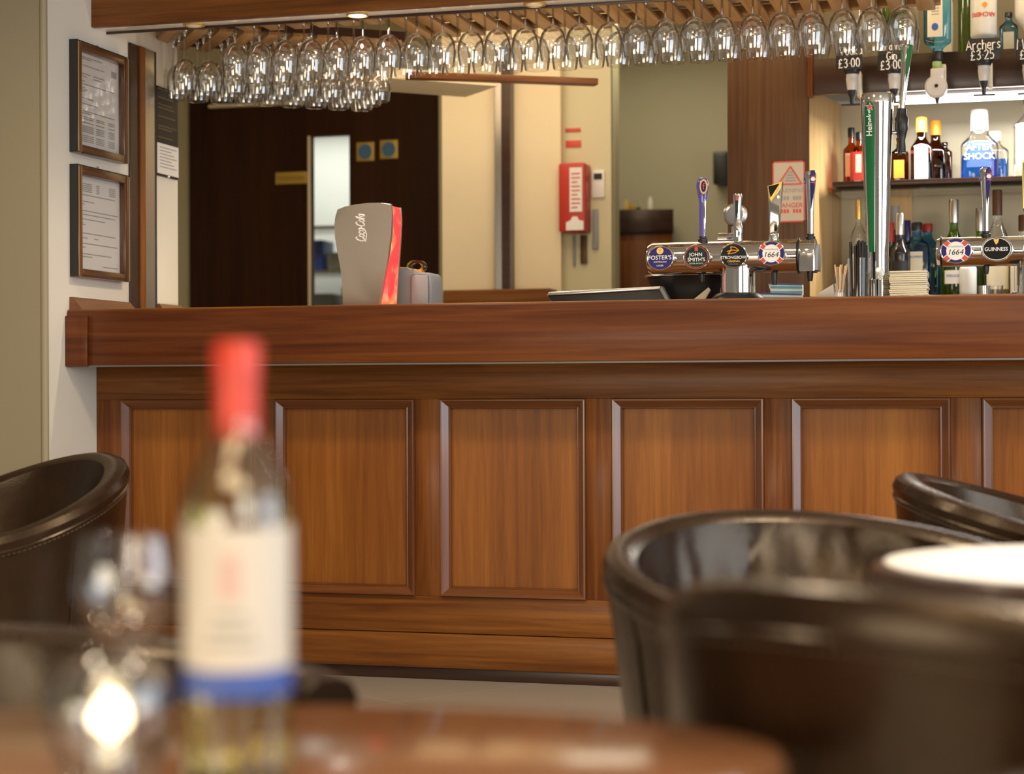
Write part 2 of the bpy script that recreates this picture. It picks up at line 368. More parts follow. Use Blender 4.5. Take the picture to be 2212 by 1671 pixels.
GLY = {
 'A': [[(0, 0), (.35, 1.3), (.7, 0)], [(.1, .45), (.6, .45)]],
 'r': [[(0, .85), (0, 0)], [(0, .55), (.15, .8), (.4, .82)]],
 'c': [[(.5, .7), (.3, .85), (.08, .7), (0, .42), (.08, .12), (.3, 0), (.5, .12)]],
 'h': [[(0, 1.3), (0, 0)], [(0, .55), (.2, .85), (.42, .75), (.45, 0)]],
 'e': [[(.02, .45), (.5, .48), (.42, .8), (.2, .85), (.02, .6), (.03, .2), (.25, 0), (.5, .12)]],
 's': [[(.45, .75), (.25, .87), (.05, .7), (.2, .48), (.42, .28), (.28, .02), (.02, .1)]],
 '3': [[(.05, 1.1), (.25, 1.3), (.48, 1.1), (.42, .8), (.2, .7), (.45, .6), (.52, .28), (.3, 0), (.02, .15)]],
 '2': [[(.03, 1.05), (.25, 1.3), (.48, 1.1), (.42, .75), (.02, .02), (.52, .04)]],
 '5': [[(.48, 1.28), (.08, 1.28), (.05, .75), (.32, .8), (.5, .5), (.4, .1), (.02, .08)]],
 '0': [[(.25, 1.3), (.05, 1.0), (.02, .5), (.15, .05), (.35, .02), (.5, .4), (.48, 1.0), (.25, 1.3)]],
 '.': [[(.1, .55), (.12, .62)]],
 '£': [[(.5, 1.05), (.35, 1.3), (.15, 1.1), (.18, .4), (.02, .03), (.55, .06)], [(0, .6), (.42, .62)]],
 'V': [[(0, 1.3), (.32, 0), (.65, 1.3)]],
 'o': [[(.25, .85), (.03, .6), (.05, .2), (.25, 0), (.45, .2), (.47, .6), (.25, .85)]],
 'd': [[(.45, .7), (.25, .85), (.03, .6), (.05, .2), (.25, 0), (.45, .2)], [(.47, 1.3), (.46, 0)]],
 'k': [[(0, 1.3), (0, 0)], [(.42, .8), (.02, .4), (.45, 0)]],
 'a': [[(.45, .7), (.25, .85), (.03, .6), (.05, .2), (.25, 0), (.45, .3)], [(.46, .85), (.48, 0)]],
 'G': [[(.65, 1.1), (.4, 1.3), (.1, 1.05), (.02, .5), (.2, .05), (.5, .05), (.68, .5), (.4, .5)]],
 'n': [[(0, .85), (0, 0)], [(0, .55), (.2, .85), (.42, .7), (.45, 0)]],
 'i': [[(.05, .85), (.05, 0)], [(.05, 1.15), (.06, 1.22)]],
 'M': [[(0, 0), (.08, 1.3), (.38, .5), (.68, 1.3), (.78, 0)]],
 ' ': [], 'C': [[(.7, 1.1), (.45, 1.3), (.12, 1.05), (.02, .5), (.2, .05), (.5, .03), (.75, .3)]],
 'l': [[(.0, .2), (.2, .8), (.22, 1.3), (.08, 1.2), (.05, .3), (.15, 0), (.3, .15)]], '-': [[(0, .45), (.3, .5)]],
}
def strokes(bm, s, cx, cz, size, r, y=0, gap=.22, rot=0, shear=0):
    w = sum((max([p[0] for st in GLY[ch] for p in st] or [.35]) + gap) for ch in s) - gap
    x = -w / 2; ca, sa = math.cos(rot), math.sin(rot)
    for ch in s:
        for st in GLY[ch]:
            pts = []
            for (a, b) in st:
                q = ((x + a) + shear * b, b - .5); q = (q[0] * size, q[1] * size)
                pts.append((cx + q[0] * ca - q[1] * sa, y, cz + q[0] * sa + q[1] * ca))
            tube(bm, pts, r, 5)
        x += max([p[0] for st in GLY[ch] for p in st] or [.35]) + gap
    return bm
# ------------------------------------------------------------------ the room shell
XW = wx(208, 5.295)                                  # plane of the white side wall
YB, YF = 5.295, 5.108                                # bar front panelling, bar fascia
struct('floor', bbox((-7, -2.6, -.1), (4.5, 12, 0)), M['floor'])
struct('ceiling', bbox((-7, -2.6, 2.7), (4.5, 12, 2.8)), M['ceil'])
struct('wall_left', bbox((XW - .10, 4.985, 0), (XW, 5.888, 2.7)), M['white_wall'])
struct('wall_front', bbox((-6, 4.975, 0), (XW - .014, 4.985 + .0, 2.7)), M['olive_wall'])
bm = B(); lathe(bm, [(.012, 0), (.012, 2.7)], 16, (XW - .006, 4.985, 0))
struct('trim_1', bm, M['olive_wall'], True)
# post at the end of the side wall: dark wood, red wood, pale metal and black edge
def yon(px):
    lo, hi = 4.9, 6.4
    for _ in range(50):
        m_ = (lo + hi) / 2
        if wx(px, m_) < XW: hi = m_
        else: lo = m_
    return (lo + hi) / 2
for nm, a_, b_, pr, mt in (('trim_2', 279, 298, .008, 'dark_x'), ('trim_3', 298, 309, .014, 'maho_z'), ('trim_4', 309, 331, .010, 'steel'), ('trim_5', 331, 334, .012, 'black')):
    struct(nm, bbox((XW, yon(a_), 1.12), (XW + pr, yon(b_), 2.01), .002), M[mt])
YBK = 8.6
x0, x1 = wx(415, YBK), wx(950, YBK); vx0, vx1 = wx(668, YBK), wx(752, YBK)
vt = W(700, 291, YBK).z; vb = 0.95
# back wall with the dark door opening
bm = B(); box(bm, (-6.5, YBK, 0), (x0, YBK + .1, 2.7)); box(bm, (x0, YBK, 2.38), (x1, YBK + .1, 2.7)); box(bm, (x1, YBK, 0), (wx(1330, YBK), YBK + .1, 2.7))
struct('wall_back', bm, M['back_wall'])
d = bpy.data.objects.new('door_1', None); C.objects.link(d); d.location = ((x0 + x1) / 2, YBK, 0); d['kind'] = 'structure'
def rel(lo, hi, o): return [Vector(lo) - o.location, Vector(hi) - o.location]
bm = B(); yd0, yd1 = YBK + .03, YBK + .08
for lo, hi in (((x0, yd0, 0), (vx0, yd1, 2.38)), ((vx1, yd0, 0), (x1, yd1, 2.38)), ((vx0, yd0, vt), (vx1, yd1, 2.38)), ((vx0, yd0, 0), (vx1, yd1, vb))):
    a, b = rel(lo, hi, d); box(bm, a, b)
link('door_leaf', bm, M['door'], d, False)
a, b = rel((wx(452, YBK), YBK + .0, W(540, 229, YBK).z), (wx(660, YBK), YBK + .03, W(540, 222, YBK).z), d)
link('lintel_strip', bbox(a, b), M['cream_wall'], d, False)
a, b = rel((x0, YBK - .02, 0), (wx(447, YBK), YBK + .03, 2.38), d); link('door_frame', bbox(a, b), M['door'], d, False)
a, b = rel((vx0, YBK + .05, vb), (vx1, YBK + .056, vt), d); link('vision_pane', bbox(a, b), M['glass'], d, False)
a, b = rel((vx0 - .012, YBK + .02, vb), (vx0, YBK + .03, vt), d); link('glazing_bead', bbox(a, b), M['cream_wall'], d, False)
# bright kitchen seen through the door glass
struct('wall_kitchen', bbox((-7, 11.6, 0), (-2.6, 11.7, 2.7)), M['white'])
sh = thing('kitchen_shelf', 'steel kitchen shelf rack seen through the lit slot of the dark door', 'shelf', (wx(712, 10.9), 10.9, 0))
for i, zz in enumerate((1.30, 1.60, 1.88)): link('shelf', bbox((-.35, 0, zz), (.35, .4, zz + .02)), M['steel'], sh, False)
for sx_ in (-.36, .36): link('post', bbox((sx_ - .015, 0, 0), (sx_ + .015, .4, 2.05)), M['steel'], sh, False)
for i, (dx, zz, w, h, mt) in enumerate(((-.10, 1.32, .16, .16, 'grey_pl'), (.10, 1.32, .12, .2, 'cream_paper'), (-.13, 1.62, .10, .2, 'blueprint'), (.04, 1.62, .18, .12, 'steel'), (.09, 1.90, .12, .10, 'cream_paper'))):
    o = link('kitchen_tub', bbox((-w / 2, 0, 0), (w / 2, .2, h), .01), M[mt], None, True, (wx(712, 10.9) + dx, 11.0, zz))
    tag(o, ('grey tub on the low kitchen shelf behind the door glass', 'cream tub on the low kitchen shelf behind the door glass', 'blue tub on the middle kitchen shelf behind the door glass', 'steel tub on the middle kitchen shelf behind the door glass', 'cream tub on the top kitchen shelf behind the door glass')[i], 'tub', 'tubs on the kitchen shelves')
# signs on the door
p = W(625, 383, YBK); k = mpp(625, YBK)
t = thing('door_plate', 'small brass plate left of the lit slot on the dark door', 'sign', (p.x, YBK + .03, p.z))
link('plate', bbox((-37 * k, -.006, -13 * k), (37 * k, 0, 13 * k), .002), M['brass'], t)
bm = B()
for i in range(9): box(bm, (-30 * k + i * 7 * k, -.0075, -4 * k), (-30 * k + i * 7 * k + 4.5 * k, -.006, 4 * k))
link('lettering', bm, M['gold'], t, False)
for px, py, lb in ((785, 326, 'blue round fire notice right beside the lit door slot'), (836, 321, 'blue round fire notice further right from the lit door slot')):
    p = W(px, py, YBK)
    t = thing('door_notice', lb, 'sign', (p.x, YBK + .03, p.z), 0, 'blue notices on the dark door')
    link('plate', bbox((-20 * k, -.005, -20 * k), (20 * k, 0, 20 * k), .001), M['brass'], t)
    link('blue_disc', ellipse(B(), 0, 0, 15 * k, 16 * k, -.007, -.005), M['sign_blue'], t, False)
# cream pier with pilaster and ledge
YC = 7.7
struct('wall_pier', bbox((wx(957, YC), YC, 0), (wx(1213, YC), YC + .04, 2.7)), M['cream_wall'])
struct('trim_6', bbox((wx(1077, YC), YC - .05, 1.2), (wx(1093, YC), YC, 2.35), .003), M['steel'])
struct('trim_7', bbox((wx(1093, YC), YC - .06, 1.2), (wx(1113, YC), YC, 2.35), .003), M['dark_x'])
zl = W(1050, 628, YC).z
struct('trim_8', bbox((wx(975, YC), YC - .12, zl - .12), (wx(1205, YC), YC, zl), .006), M['maho_x'])
# service wall with the red box
YS = 7.76
struct('wall_service', bbox((wx(1205, YS), YS, 0), (wx(1322, YS), YS + .04, 2.7)), paint('pale_olive_paint', (.62, .57, .38), .6))
k = mpp(1250, YS)
p = W(1249, 505, YS)
t = thing('fire_alarm_box', 'red wall cabinet with white notice on the pale wall', 'box', (p.x, YS, p.z))
hh = 147 * k
link('cabinet', bbox((-29 * k, -.12, 0), (29 * k, 0, hh), .01), M['red'], t)
link('notice', bbox((-4 * k, -.123, 42 * k), (23 * k, -.12, 136 * k)), M['paper'], t, False)
bm = B()
for i in range(9): box(bm, (0, -.1245, (50 + i * 9) * k), (19 * k * (1 - .3 * (i % 3 == 0)), -.123, (52.5 + i * 9) * k))
link('print', bm, M['redprint'], t, False)
bm = B(); prism(bm, [(-12 * k, 3 * k), (26 * k, 3 * k), (26 * k, 22 * k), (16 * k, 24 * k), (12 * k, 32 * k), (2 * k, 32 * k), (-2 * k, 24 * k), (-12 * k, 20 * k)], 'Y', -.123, -.12)
link('white_emblem', bm, M['paper'], t, False)
for px, py, w, h, lb in ((1238, 281, 34, 8, 'narrow red sign high on the pale wall'), (1239, 311, 34, 15, 'red sign above the red wall cabinet')):
    p = W(px, py, YS); o = link('wall_sign', bbox((-w / 2 * k, -.005, -h / 2 * k), (w / 2 * k, 0, h / 2 * k), .001), M['redprint'], None, True, (p.x, YS, p.z)); tag(o, lb, 'sign')
p = W(1293, 382, YS); t = thing('control_panel', 'small white control with dark display right of the red cabinet', 'switch', (p.x, YS, p.z))
link('backplate', bbox((-14 * k, -.012, -45 * k), (14 * k, 0, 14 * k), .003), M['paper'], t); link('display', bbox((-9 * k, -.015, -6 * k), (9 * k, -.012, 7 * k)), M['black'], t, False)
for px, py0, py1, w, mt, lb in ((1262, 508, 570, 14, 'dark_z', 'dark strap hanging under the red cabinet'), (1287, 452, 538, 12, 'grey_pl', 'grey strap hanging right of the red cabinet'), (1241, 508, 575, 5, 'grey_pl', 'thin grey cable hanging under the red cabinet')):
    a = W(px, py0, YS); b = W(px, py1, YS)
    o = link('hanging_strap', bbox((-w / 2 * k, -.02, 0), (w / 2 * k, -.005, a.z - b.z), .003), M[mt], None, True, (a.x, YS + .005, b.z)); tag(o, lb, 'strap')
# alcove wall, sideboard and its bits
YA = 9.6
struct('wall_alcove', bbox((wx(1300, YA), YA, 0), (wx(1620, YA), YA + .1, 2.7)), paint('grey_olive_paint', (.47, .42, .28), .6))
YD = 9.1; k = mpp(1390, YD); zt = W(1390, 452, YD).z
xc0, xc1 = wx(1322, YD), wx(1453, YD)
t = thing('sideboard', 'dark red wooden cupboard standing in the alcove', 'cupboard', ((xc0 + xc1) / 2, YD, 0), .2); w = (xc1 - xc0) / 2
link('carcass', bbox((-w, 0, 0), (w, .45, zt - .12), .005), M['maho_z'], t); link('top_rail', bbox((-w - .005, -.012, zt - .12), (w + .005, .45, zt), .005), M['dark_x'], t)
link('door', bbox((-w + .03, -.015, .1), (w - .03, 0, zt - .16), .004), M['maho_z'], t)
for px, h, r, mt, lb in ((1356, 30, 5, 'brass', 'small brass bottle at the left on the alcove cupboard'), (1368, 20, 7, 'gold', 'short gold pot on the alcove cupboard'), (1381, 12, 5, 'black', 'tiny dark pot on the alcove cupboard'), (1407, 34, 6, 'cream_paper', 'cream candle at the right on the alcove cupboard')):
    bm = B(); lathe(bm, [(r * k, 0), (r * k, h * k * .7), (r * k * .6, h * k * .85), (r * k * .6, h * k)], 16)
    tag(link('ornament', bm, M[mt], None, True, (wx(px, YD + .15), YD + .15, zt)), lb, 'ornament', 'bits on the alcove cupboard')
p = W(1557, 397, YA - .13); k = mpp(1557, YA - .13)

t = thing('wall_speaker', 'black box speaker on the wall by the dark wood panel', 'speaker', (p.x, YA - .13, p.z))
link('cabinet', bbox((-17 * k, 0, 0), (17 * k, .13, 70 * k), .006), M['black'], t); link('grille', bbox((-13 * k, -.006, 6 * k), (13 * k, 0, 62 * k), .003), M['blackcard'], t)
# dark wood end panel of the back bar, oak cheek, niche
YP = 6.5
xp0, xp1 = wx(1573, YP), wx(1746, YP)
t = thing('end_panel', 'tall dark wooden end panel with warning notice left of the back bar', 'panel', ((xp0 + xp1) / 2, YP, 0)); w = (xp1 - xp0) / 2
link('board', bbox((-w, 0, 0), (w, .05, 2.69), .004), M['dark_z'], t)
link('edge_strip', bbox((w - .012, -.0008, 0), (w + .004, .049, 2.69), .0), M['dark_z'], t)
p = W(1704, 414, YP); k = mpp(1704, YP)
sg = thing('warning_notice', 'white warning notice edged in red on the dark wooden panel', 'sign', (p.x, YP, p.z))
link('sheet', bbox((-35 * k, -.004, -66 * k), (35 * k, -.001, 66 * k)), paint('tan_notice_paper', (.50, .43, .34), .6), sg, False)  # sheet in one even tan
bm = B()
for lo, hi in (((-35, -66), (35, -63)), ((-35, 63), (35, 66)), ((-35, -66), (-32, 66)), ((32, -66), (35, 66))): box(bm, (lo[0] * k, -.005, lo[1] * k), (hi[0] * k, -.004, hi[1] * k))
for a, b in (((-22, 16), (4, 54)), ((4, 54), (28, 16)), ((-22, 16), (28, 16))):
    tube(bm, [(a[0] * k, -.005, a[1] * k), (b[0] * k, -.005, b[1] * k)], 1.6 * k, 6)
link('red_border', bm, M['redprint'], sg, False)
bm = B()
for zz, ww in ((40, 8), (34, 14), (28, 20), (22, 24)): box(bm, ((4 - ww / 2) * k, -.005, zz * k), ((4 + ww / 2) * k, -.004, (zz + 3) * k))
link('print', bm, M['print'], sg, False)
text(sg, 'WARNING', 13 * k, M['print'], (2 * k, -.0045, 2 * k)); 
text(sg, 'DANGER', 14 * k, M['redprint'], (2 * k, -.0045, -30 * k)); 
for zz_, mt_ in ((-14, 'print'), (-42, 'redprint')):
    bm = B()
    for i in range(8):
        if i != 4: box(bm, ((-24 + 6.6 * i) * k, -.005, (zz_ - 4) * k), ((-24 + 6.6 * i + 4.6) * k, -.004, (zz_ + 4) * k))
    link('print', bm, M[mt_], sg, False)
YN = 6.92
xo = wx(1816, 6.86)
bm = B(); prism(bm, [(xp1 + .006, YP + .01), (xo, YN - .002), (xo - .03, YN - .002), (xp1 + .006, YP + .10)], 'Z', 1.19, 1.915)
t = thing('oak_cheek', 'pale oak cheek slanting in at the left of the lit bottle shelves', 'panel', (xp1, YP, 1.19))
for v in bm.verts: v.co -= Vector((xp1, YP, 1.19))
link('board', bm, M['oak'], t, False)
XR = 1.0
struct('wall_niche', bbox((xo - .03, YN, 1.19), (XR, YN + .02, 1.915)), M['niche'])
o = struct('trim_12', bbox((wx(1925, YN), YN - .02, 1.19), (wx(1972, YN), YN, 1.595)), M['oak'])
zsh = W(2000, 386, 6.62).z
def simple(name, label, cat, lo, hi, mat, bv=.003):
    lo, hi = Vector(lo), Vector(hi); loc = Vector(((lo.x + hi.x) / 2, lo.y, lo.z))
    o_ = link(name, bbox(lo - loc, hi - loc, bv), mat, None, True, loc); return tag(o_, label, cat)
simple('bottle_shelf', 'dark edged bottle shelf across the lit niche', 'shelf', (xo - .005, 6.62, zsh - .017), (XR, YN - .001, zsh), M['dark_x'])
simple('glass_shelf', 'clear glass sheet just under the dark edged bottle shelf', 'shelf', (xo, 6.64, zsh - .034), (XR, YN - .021, zsh - .028), M['glass'], 0)
simple('back_counter', 'dark back counter carrying the lower row of bottles', 'counter', (xp1 + .002, 6.56, 0), (XR, YN, 1.189), M['dark_x'])
zp0, zp1 = W(2000, 194, 6.45).z, W(2000, 114, 6.45).z
pl = thing('pelmet', 'dark wooden pelmet over the lit shelf with spirit optics on its front', 'shelf', (xp1, 6.45, zp0))
def bb(name, lo, hi, mat, bv=0): return link(name, bbox(Vector(lo) - pl.location, Vector(hi) - pl.location, bv), mat, pl)
bb('front_board', (wx(1760, 6.45), 6.45, zp0), (XR, 6.48, zp1), M['dark_x'], .003)
struct('trim_13', bbox((xp1 + .006, 6.46, zp0 - .005), (wx(1759, 6.45), 6.49, 2.69), .003), M['maho_z'])
bb('top_shelf', (xp1, 6.481, zp1 - .02), (XR, YN, zp1), M['dark_x'])
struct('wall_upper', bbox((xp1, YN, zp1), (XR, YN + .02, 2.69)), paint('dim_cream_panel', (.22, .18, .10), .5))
lt = thing('strip_light', 'bright white strip light under the back bar pelmet', 'light', (wx(1905, 6.56), 6.56, zp0 - .02))
bm = B(); L = XR - lt.location.x; lathe(bm, [(.014, .02), (.014, L)], 16, (0, 0, .004), axis='X'); link('tube', bm, M['tube_on'], lt)
link('fitting', bbox((0, -.012, .018), (L, .03, .028)), M['white'], lt)
link('end_cap', bbox((0, -.015, -.012), (.02, .015, .02), .003), M['cream_paper'], lt)
lamp('AREA', ((XR + lt.location.x) / 2, 6.6, zp0 - .05), 28, (1, .96, .86), L, (0, 0, 0), .05, name='back_bar_strip_glow')
# ------------------------------------------------------------------ the bar counter
XE = 1.3                                               # bar runs on past the frame
bar = thing('bar_counter', 'long panelled mahogany bar counter with a thick top fascia', 'bar', (XW, YB, 0))
def bp(name, lo, hi, mat, bv=.003): return link(name, bbox(Vector(lo) - bar.location, Vector(hi) - bar.location, bv), mat, bar)
ZT = 1.119; ZF = 0.948
bp('fascia', (XW, YF, ZF), (XE, YF + .03, ZT - .004), M['fascia'], .004)
bp('fascia_block', (XW, YF - .012, ZF - .004), (XW + .075, YF, ZT - .02), M['fascia'], .003)
bp('bar_top', (XW, YF + .002, ZT - .03), (XE, 5.70, ZT), M['maho_x'], .004)
bp('underside', (XW, YF + .03, ZF + .002), (XE, YB + .02, ZF + .02), M['maho_x'], .001)
bp('fascia_bead', (XW, YF + .004, ZF - .006), (XE, YF + .02, ZF + .002), paint('bead_grey', (.16, .14, .13), .3), .001)  # thin grey bead along the lower edge of the fascia
ztop, zbot = W(1100, 861, YB).z, W(1100, 1291, YB).z
zin = .022
zpl = W(1000, 1368, YB).z
outs = [(262, None), (594, 896), (951, 1265), (1322, 1650), (1710, 2053), (2121, None)]
X_ = [(wx(a, YB), wx(b, YB) if b else None) for a, b in outs]
wd_ = X_[2][1] - X_[2][0]; X_ = [(a, b if b else a + wd_) for a, b in X_]
while X_[-1][1] < XE - .5: X_.append((X_[-1][0] + .50, X_[-1][0] + .50 + wd_))
bp('top_rail', (XW, YB, ztop), (XE, YB + .05, ZF + .002), M['maho_x'], .002)
bp('bottom_rail', (XW, YB, zpl), (XE, YB + .05, zbot), M['maho_x'], .002)
bp('plinth', (XW, YB - .006, .035), (XE, YB + .05, zpl - .002), M['maho_x'], .004)
bp('kick_board', (XW, YB + .004, 0), (XE, YB + .05, .035), M['dark_x'], .001)
prev = XW
for a, b in X_:
    bp('stile', (prev, YB + .0005, zbot), (a, YB + .05, ztop), M['maho_z'], .0015)
    bp('inset_panel', (a - .005, YB + .024, zbot - .005), (b + .005, YB + .04, ztop + .005), M['panel'], 0)
    # mitred moulding: profile steps from the frame face down to the panel
    prof = [(0, 0), (.0004, -.008), (.002, -.0105), (.006, -.0105), (.008, -.009), (.024, .004), (.0252, .0035), (.0275, .003), (.0290, .0055), (.0295, .024), (.0, .024)]
    for vert in (0, 1):
        for side in (0, 1):
            bm = B(); ring = []
            for end in (0, 1):
                r_ = []
                for (q, dy) in prof:
                    if vert: x = (a + q) if side == 0 else (b - q); z = (zbot + q) if end == 0 else (ztop - q)
                    else: z = (zbot + q) if side == 0 else (ztop - q); x = (a + q) if end == 0 else (b - q)
                    r_.append(bm.verts.new((x - XW, dy, z)))
                ring.append(r_)
            n = len(prof)
            for i in range(n): bm.faces.new((ring[0][i], ring[0][(i + 1) % n], ring[1][(i + 1) % n], ring[1][i]))
            bm.faces.new(ring[0]); bm.faces.new(ring[1][::-1])
            link('moulding', bm, M['mould_z' if vert else 'mould_x'], bar, False)
    prev = b
bp('stile', (prev, YB + .0005, zbot), (XE, YB + .05, ztop), M['maho_z'], .0015)
bp('back_body', (XW, 5.62, 0), (XE, 5.66, ZT - .031), M['dark_x'], 0)
up = link('trim_9', B() if 0 else prism(B(), [(XW, ZT), (XW + .045, ZT), (XW + .012, 1.158), (XW, 1.158)], 'Y', 5.125, 5.505), M['maho_y'], None, False); up['kind'] = 'structure'
up = link('trim_10', prism(B(), [(XW, ZT), (XW + .045, ZT), (XW + .012, 1.163), (XW, 1.163)], 'Y', yon(338), 5.886), M['maho_y'], None, False); up['kind'] = 'structure'
# ------------------------------------------------------------------ canopy over the bar
YCN = 5.27; ZC = 2.013
cn = thing('bar_canopy', 'mahogany canopy hanging above the bar at the top edge', 'canopy', (XW, YCN, ZC))
def cp(name, lo, hi, mat, bv=.002): return link(name, bbox(Vector(lo) - cn.location, Vector(hi) - cn.location, bv), mat, cn)
cp('front_board', (XW, YCN, ZC), (XE, YCN + .025, ZC + .5), M['maho_x'], .003)
cp('soffit', (XW, YCN + .025, ZC + .004), (XE, YCN + .10, ZC + .014), M['mirror_strip'], 0)
cp('edge_strip', (XW, YCN + .10, ZC - .004), (XE, YCN + .106, ZC + .016), M['dark_x'], .001)
cp('roof_board', (XW, YCN + .108, ZC + .135), (XE, 6.0, ZC + .15), M['cream_wall'], 0)
cp('hanger', (XW, 5.75, ZC + .151), (XE, 5.78, ZC + .68), M['cream_wall'], 0)
for px, on, lb in ((775, 1, 'lit round downlight shining in the canopy soffit'), (1158, 0, 'unlit gold ringed downlight at the right of the canopy soffit'), (422, 0, 'unlit gold ringed downlight at the left of the canopy soffit')):
    x = wx(px, YCN + .06)
    dl = thing('downlight', lb, 'light', (x, YCN + .062, ZC + .004))
    bm = B(); tube(bm, [(.030 * math.cos(a), .030 * math.sin(a), -.003) for a in [2 * PI * i / 28 for i in range(28)]], .0045, 8, True); link('ring', bm, M['gold'], dl)
    bm = B(); lathe(bm, [(.0, -.009), (.015, -.008), (.026, -.004), (.027, 0)], 24); link('lens', bm, M['lamp_on'] if on else M['paper'], dl)
    if on: lamp('SPOT', (x, YCN + .062, ZC - .012), 30, WARM, .02, (0, 0, 0), spot=2.4, name='canopy_downlight_beam')
# ------------------------------------------------------------------ glass racks and hanging glasses
ZG = 1.853
gx0, gx1, NG = wx(511, 5.45), wx(1953, 5.45), 25
pit = (gx1 - gx0) / (NG - 1)
rk = thing('glass_rack', 'slatted wooden rack holding two rows of glasses under the canopy', 'rack', (gx0, 5.40, 2.05))
for i in range(NG + 1):
    x = (i - .5) * pit
    link('slat', bbox((x - .027, 0, .008), (x + .027, .30 if i < 6 else .58, .022), .002), M['rackwood'], rk)
link('rail', bbox((-pit, 0, .022), (NG * pit, .03, .05), .002), M['rackwood_x'], rk)
link('rail', bbox((-pit, .26, .022), (NG * pit, .30, .05), .002), M['rackwood_x'], rk)
link('rack_top', bbox((-pit, .03, .060), (NG * pit, .26, .07)), M['cream_wall'], rk)
link('rail', bbox((5.5 * pit, .54, .022), (NG * pit, .58, .05), .002), M['rackwood_x'], rk)
link('rack_top', bbox((5.5 * pit, .30, .060), (NG * pit, .58, .07)), M['cream_wall'], rk)
def wineglass_parts(t, flip, mat, s=1.0):
    def P(pr): return [(r * s, (-z if flip else z) * s) for r, z in pr]
    off = 0
    bm = B(); lathe(bm, P([(.0045, .098), (.013, .101), (.026, .110), (.036, .126), (.0415, .146), (.0425, .162), (.0405, .184), (.0372, .205), (.0362, .2058), (.0395, .184), (.0413, .162), (.0403, .146), (.035, .127), (.025, .1115), (.012, .1025), (.001, .101)]), 28, cap0=False, cap1=True); link('bowl', bm, mat, t)
    bm = B(); lathe(bm, P([(.010, .0035), (.0050, .010), (.0038, .03), (.0038, .08), (.0045, .098)]), 14); link('stem', bm, M['stemrod'] if flip else mat, t)
    bm = B(); lathe(bm, P([(.033, 0), (.034, .001), (.012, .0035), (.002, .004)]), 26); link('foot', bm, mat, t)
row_label = ('clear wine glass hanging upside down in the front row of the canopy rack', 'clear wine glass hanging upside down behind the front row of the canopy rack')
g0 = thing('wine_glass', row_label[0], 'glass', (gx0, 5.45, 2.059 + .012), 0, 'front row of hanging glasses')
wineglass_parts(g0, True, M['stemglass'])
for row, y in enumerate((5.45, 5.60)):
    for i in range(NG):
        if row == 0 and i == 0: continue
        jx, jy = random.uniform(-.003, .003), random.uniform(-.006, .006)
        lb = row_label[row]
        if row == 0 and i == NG - 1: lb = 'rightmost wine glass hanging in the front row, above the green topped tap'
        dup(g0, (gx0 + i * pit + jx, y + jy, 2.071), None, lb, 'front row of hanging glasses' if row == 0 else 'second row of hanging glasses')
g0['label'] = 'leftmost wine glass hanging in the front row of the canopy rack'
# corner rack running back from the side wall
A0 = WD(400, 200, 6.16); A1 = WD(818, 225, 6.40); dv = Vector((A1.x - A0.x, A1.y - A0.y, 0)); Ln = dv.length; dv.normalize(); nv = Vector((-dv.y, dv.x, 0))
ang = math.atan2(dv.y, dv.x)
rk2 = thing('glass_rack', 'second wooden glass rack running back from the side wall', 'rack', (A0.x, A0.y, 2.05), ang)
n2 = 9
for i in range(n2 + 1): link('slat', bbox(((i - .5) * Ln / (n2 - 1) - .024, -.06, .008), ((i - .5) * Ln / (n2 - 1) + .024, .32, .022), .002), M['rackwood'], rk2)
link('rail', bbox((-.05, -.06, .022), (Ln + .08, -.03, .05)), M['dark_x'], rk2); link('rail', bbox((-.05, .29, .022), (Ln + .08, .32, .05)), M['dark_x'], rk2)
for row in range(3):
    for i in range(n2):
        p = A0 + dv * (i * Ln / (n2 - 1)) + nv * (row * .105)
        dup(g0, (p.x, p.y, 2.071), None, 'clear wine glass hanging upside down in the rear corner rack', 'glasses in the rear corner rack')
# rear canopy beam at the back of the servery
p0, p1 = WD(880, 160, 6.75), WD(1293, 180, 6.92)
def beam(name, a, b, w, z0, z1, mat, lb, cat):
    d_ = Vector((b.x - a.x, b.y - a.y, 0)); l = d_.length
    o = link(name, bbox((0, 0, 0), (l, w, z1 - z0), .004), mat, None, True, (a.x, a.y, z0)); o.rotation_euler = (0, 0, math.atan2(d_.y, d_.x)); return tag(o, lb, cat)
beam('rear_beam', p0, p1, .05, p1.z - .005, p1.z + .02, M['maho_x'], 'dark wooden beam high across the servery behind the glasses', 'beam')
q0, q1 = WD(842, 160, 7.0), WD(1075, 186, 7.2)
o = struct('trim_11', bbox((0, 0, 0), ((q1 - q0).length, .3, .04)), M['cream_wall']); o.location = (q0.x, q0.y, q1.z); o.rotation_euler = (0, 0, math.atan2(q1.y - q0.y, q1.x - q0.x))
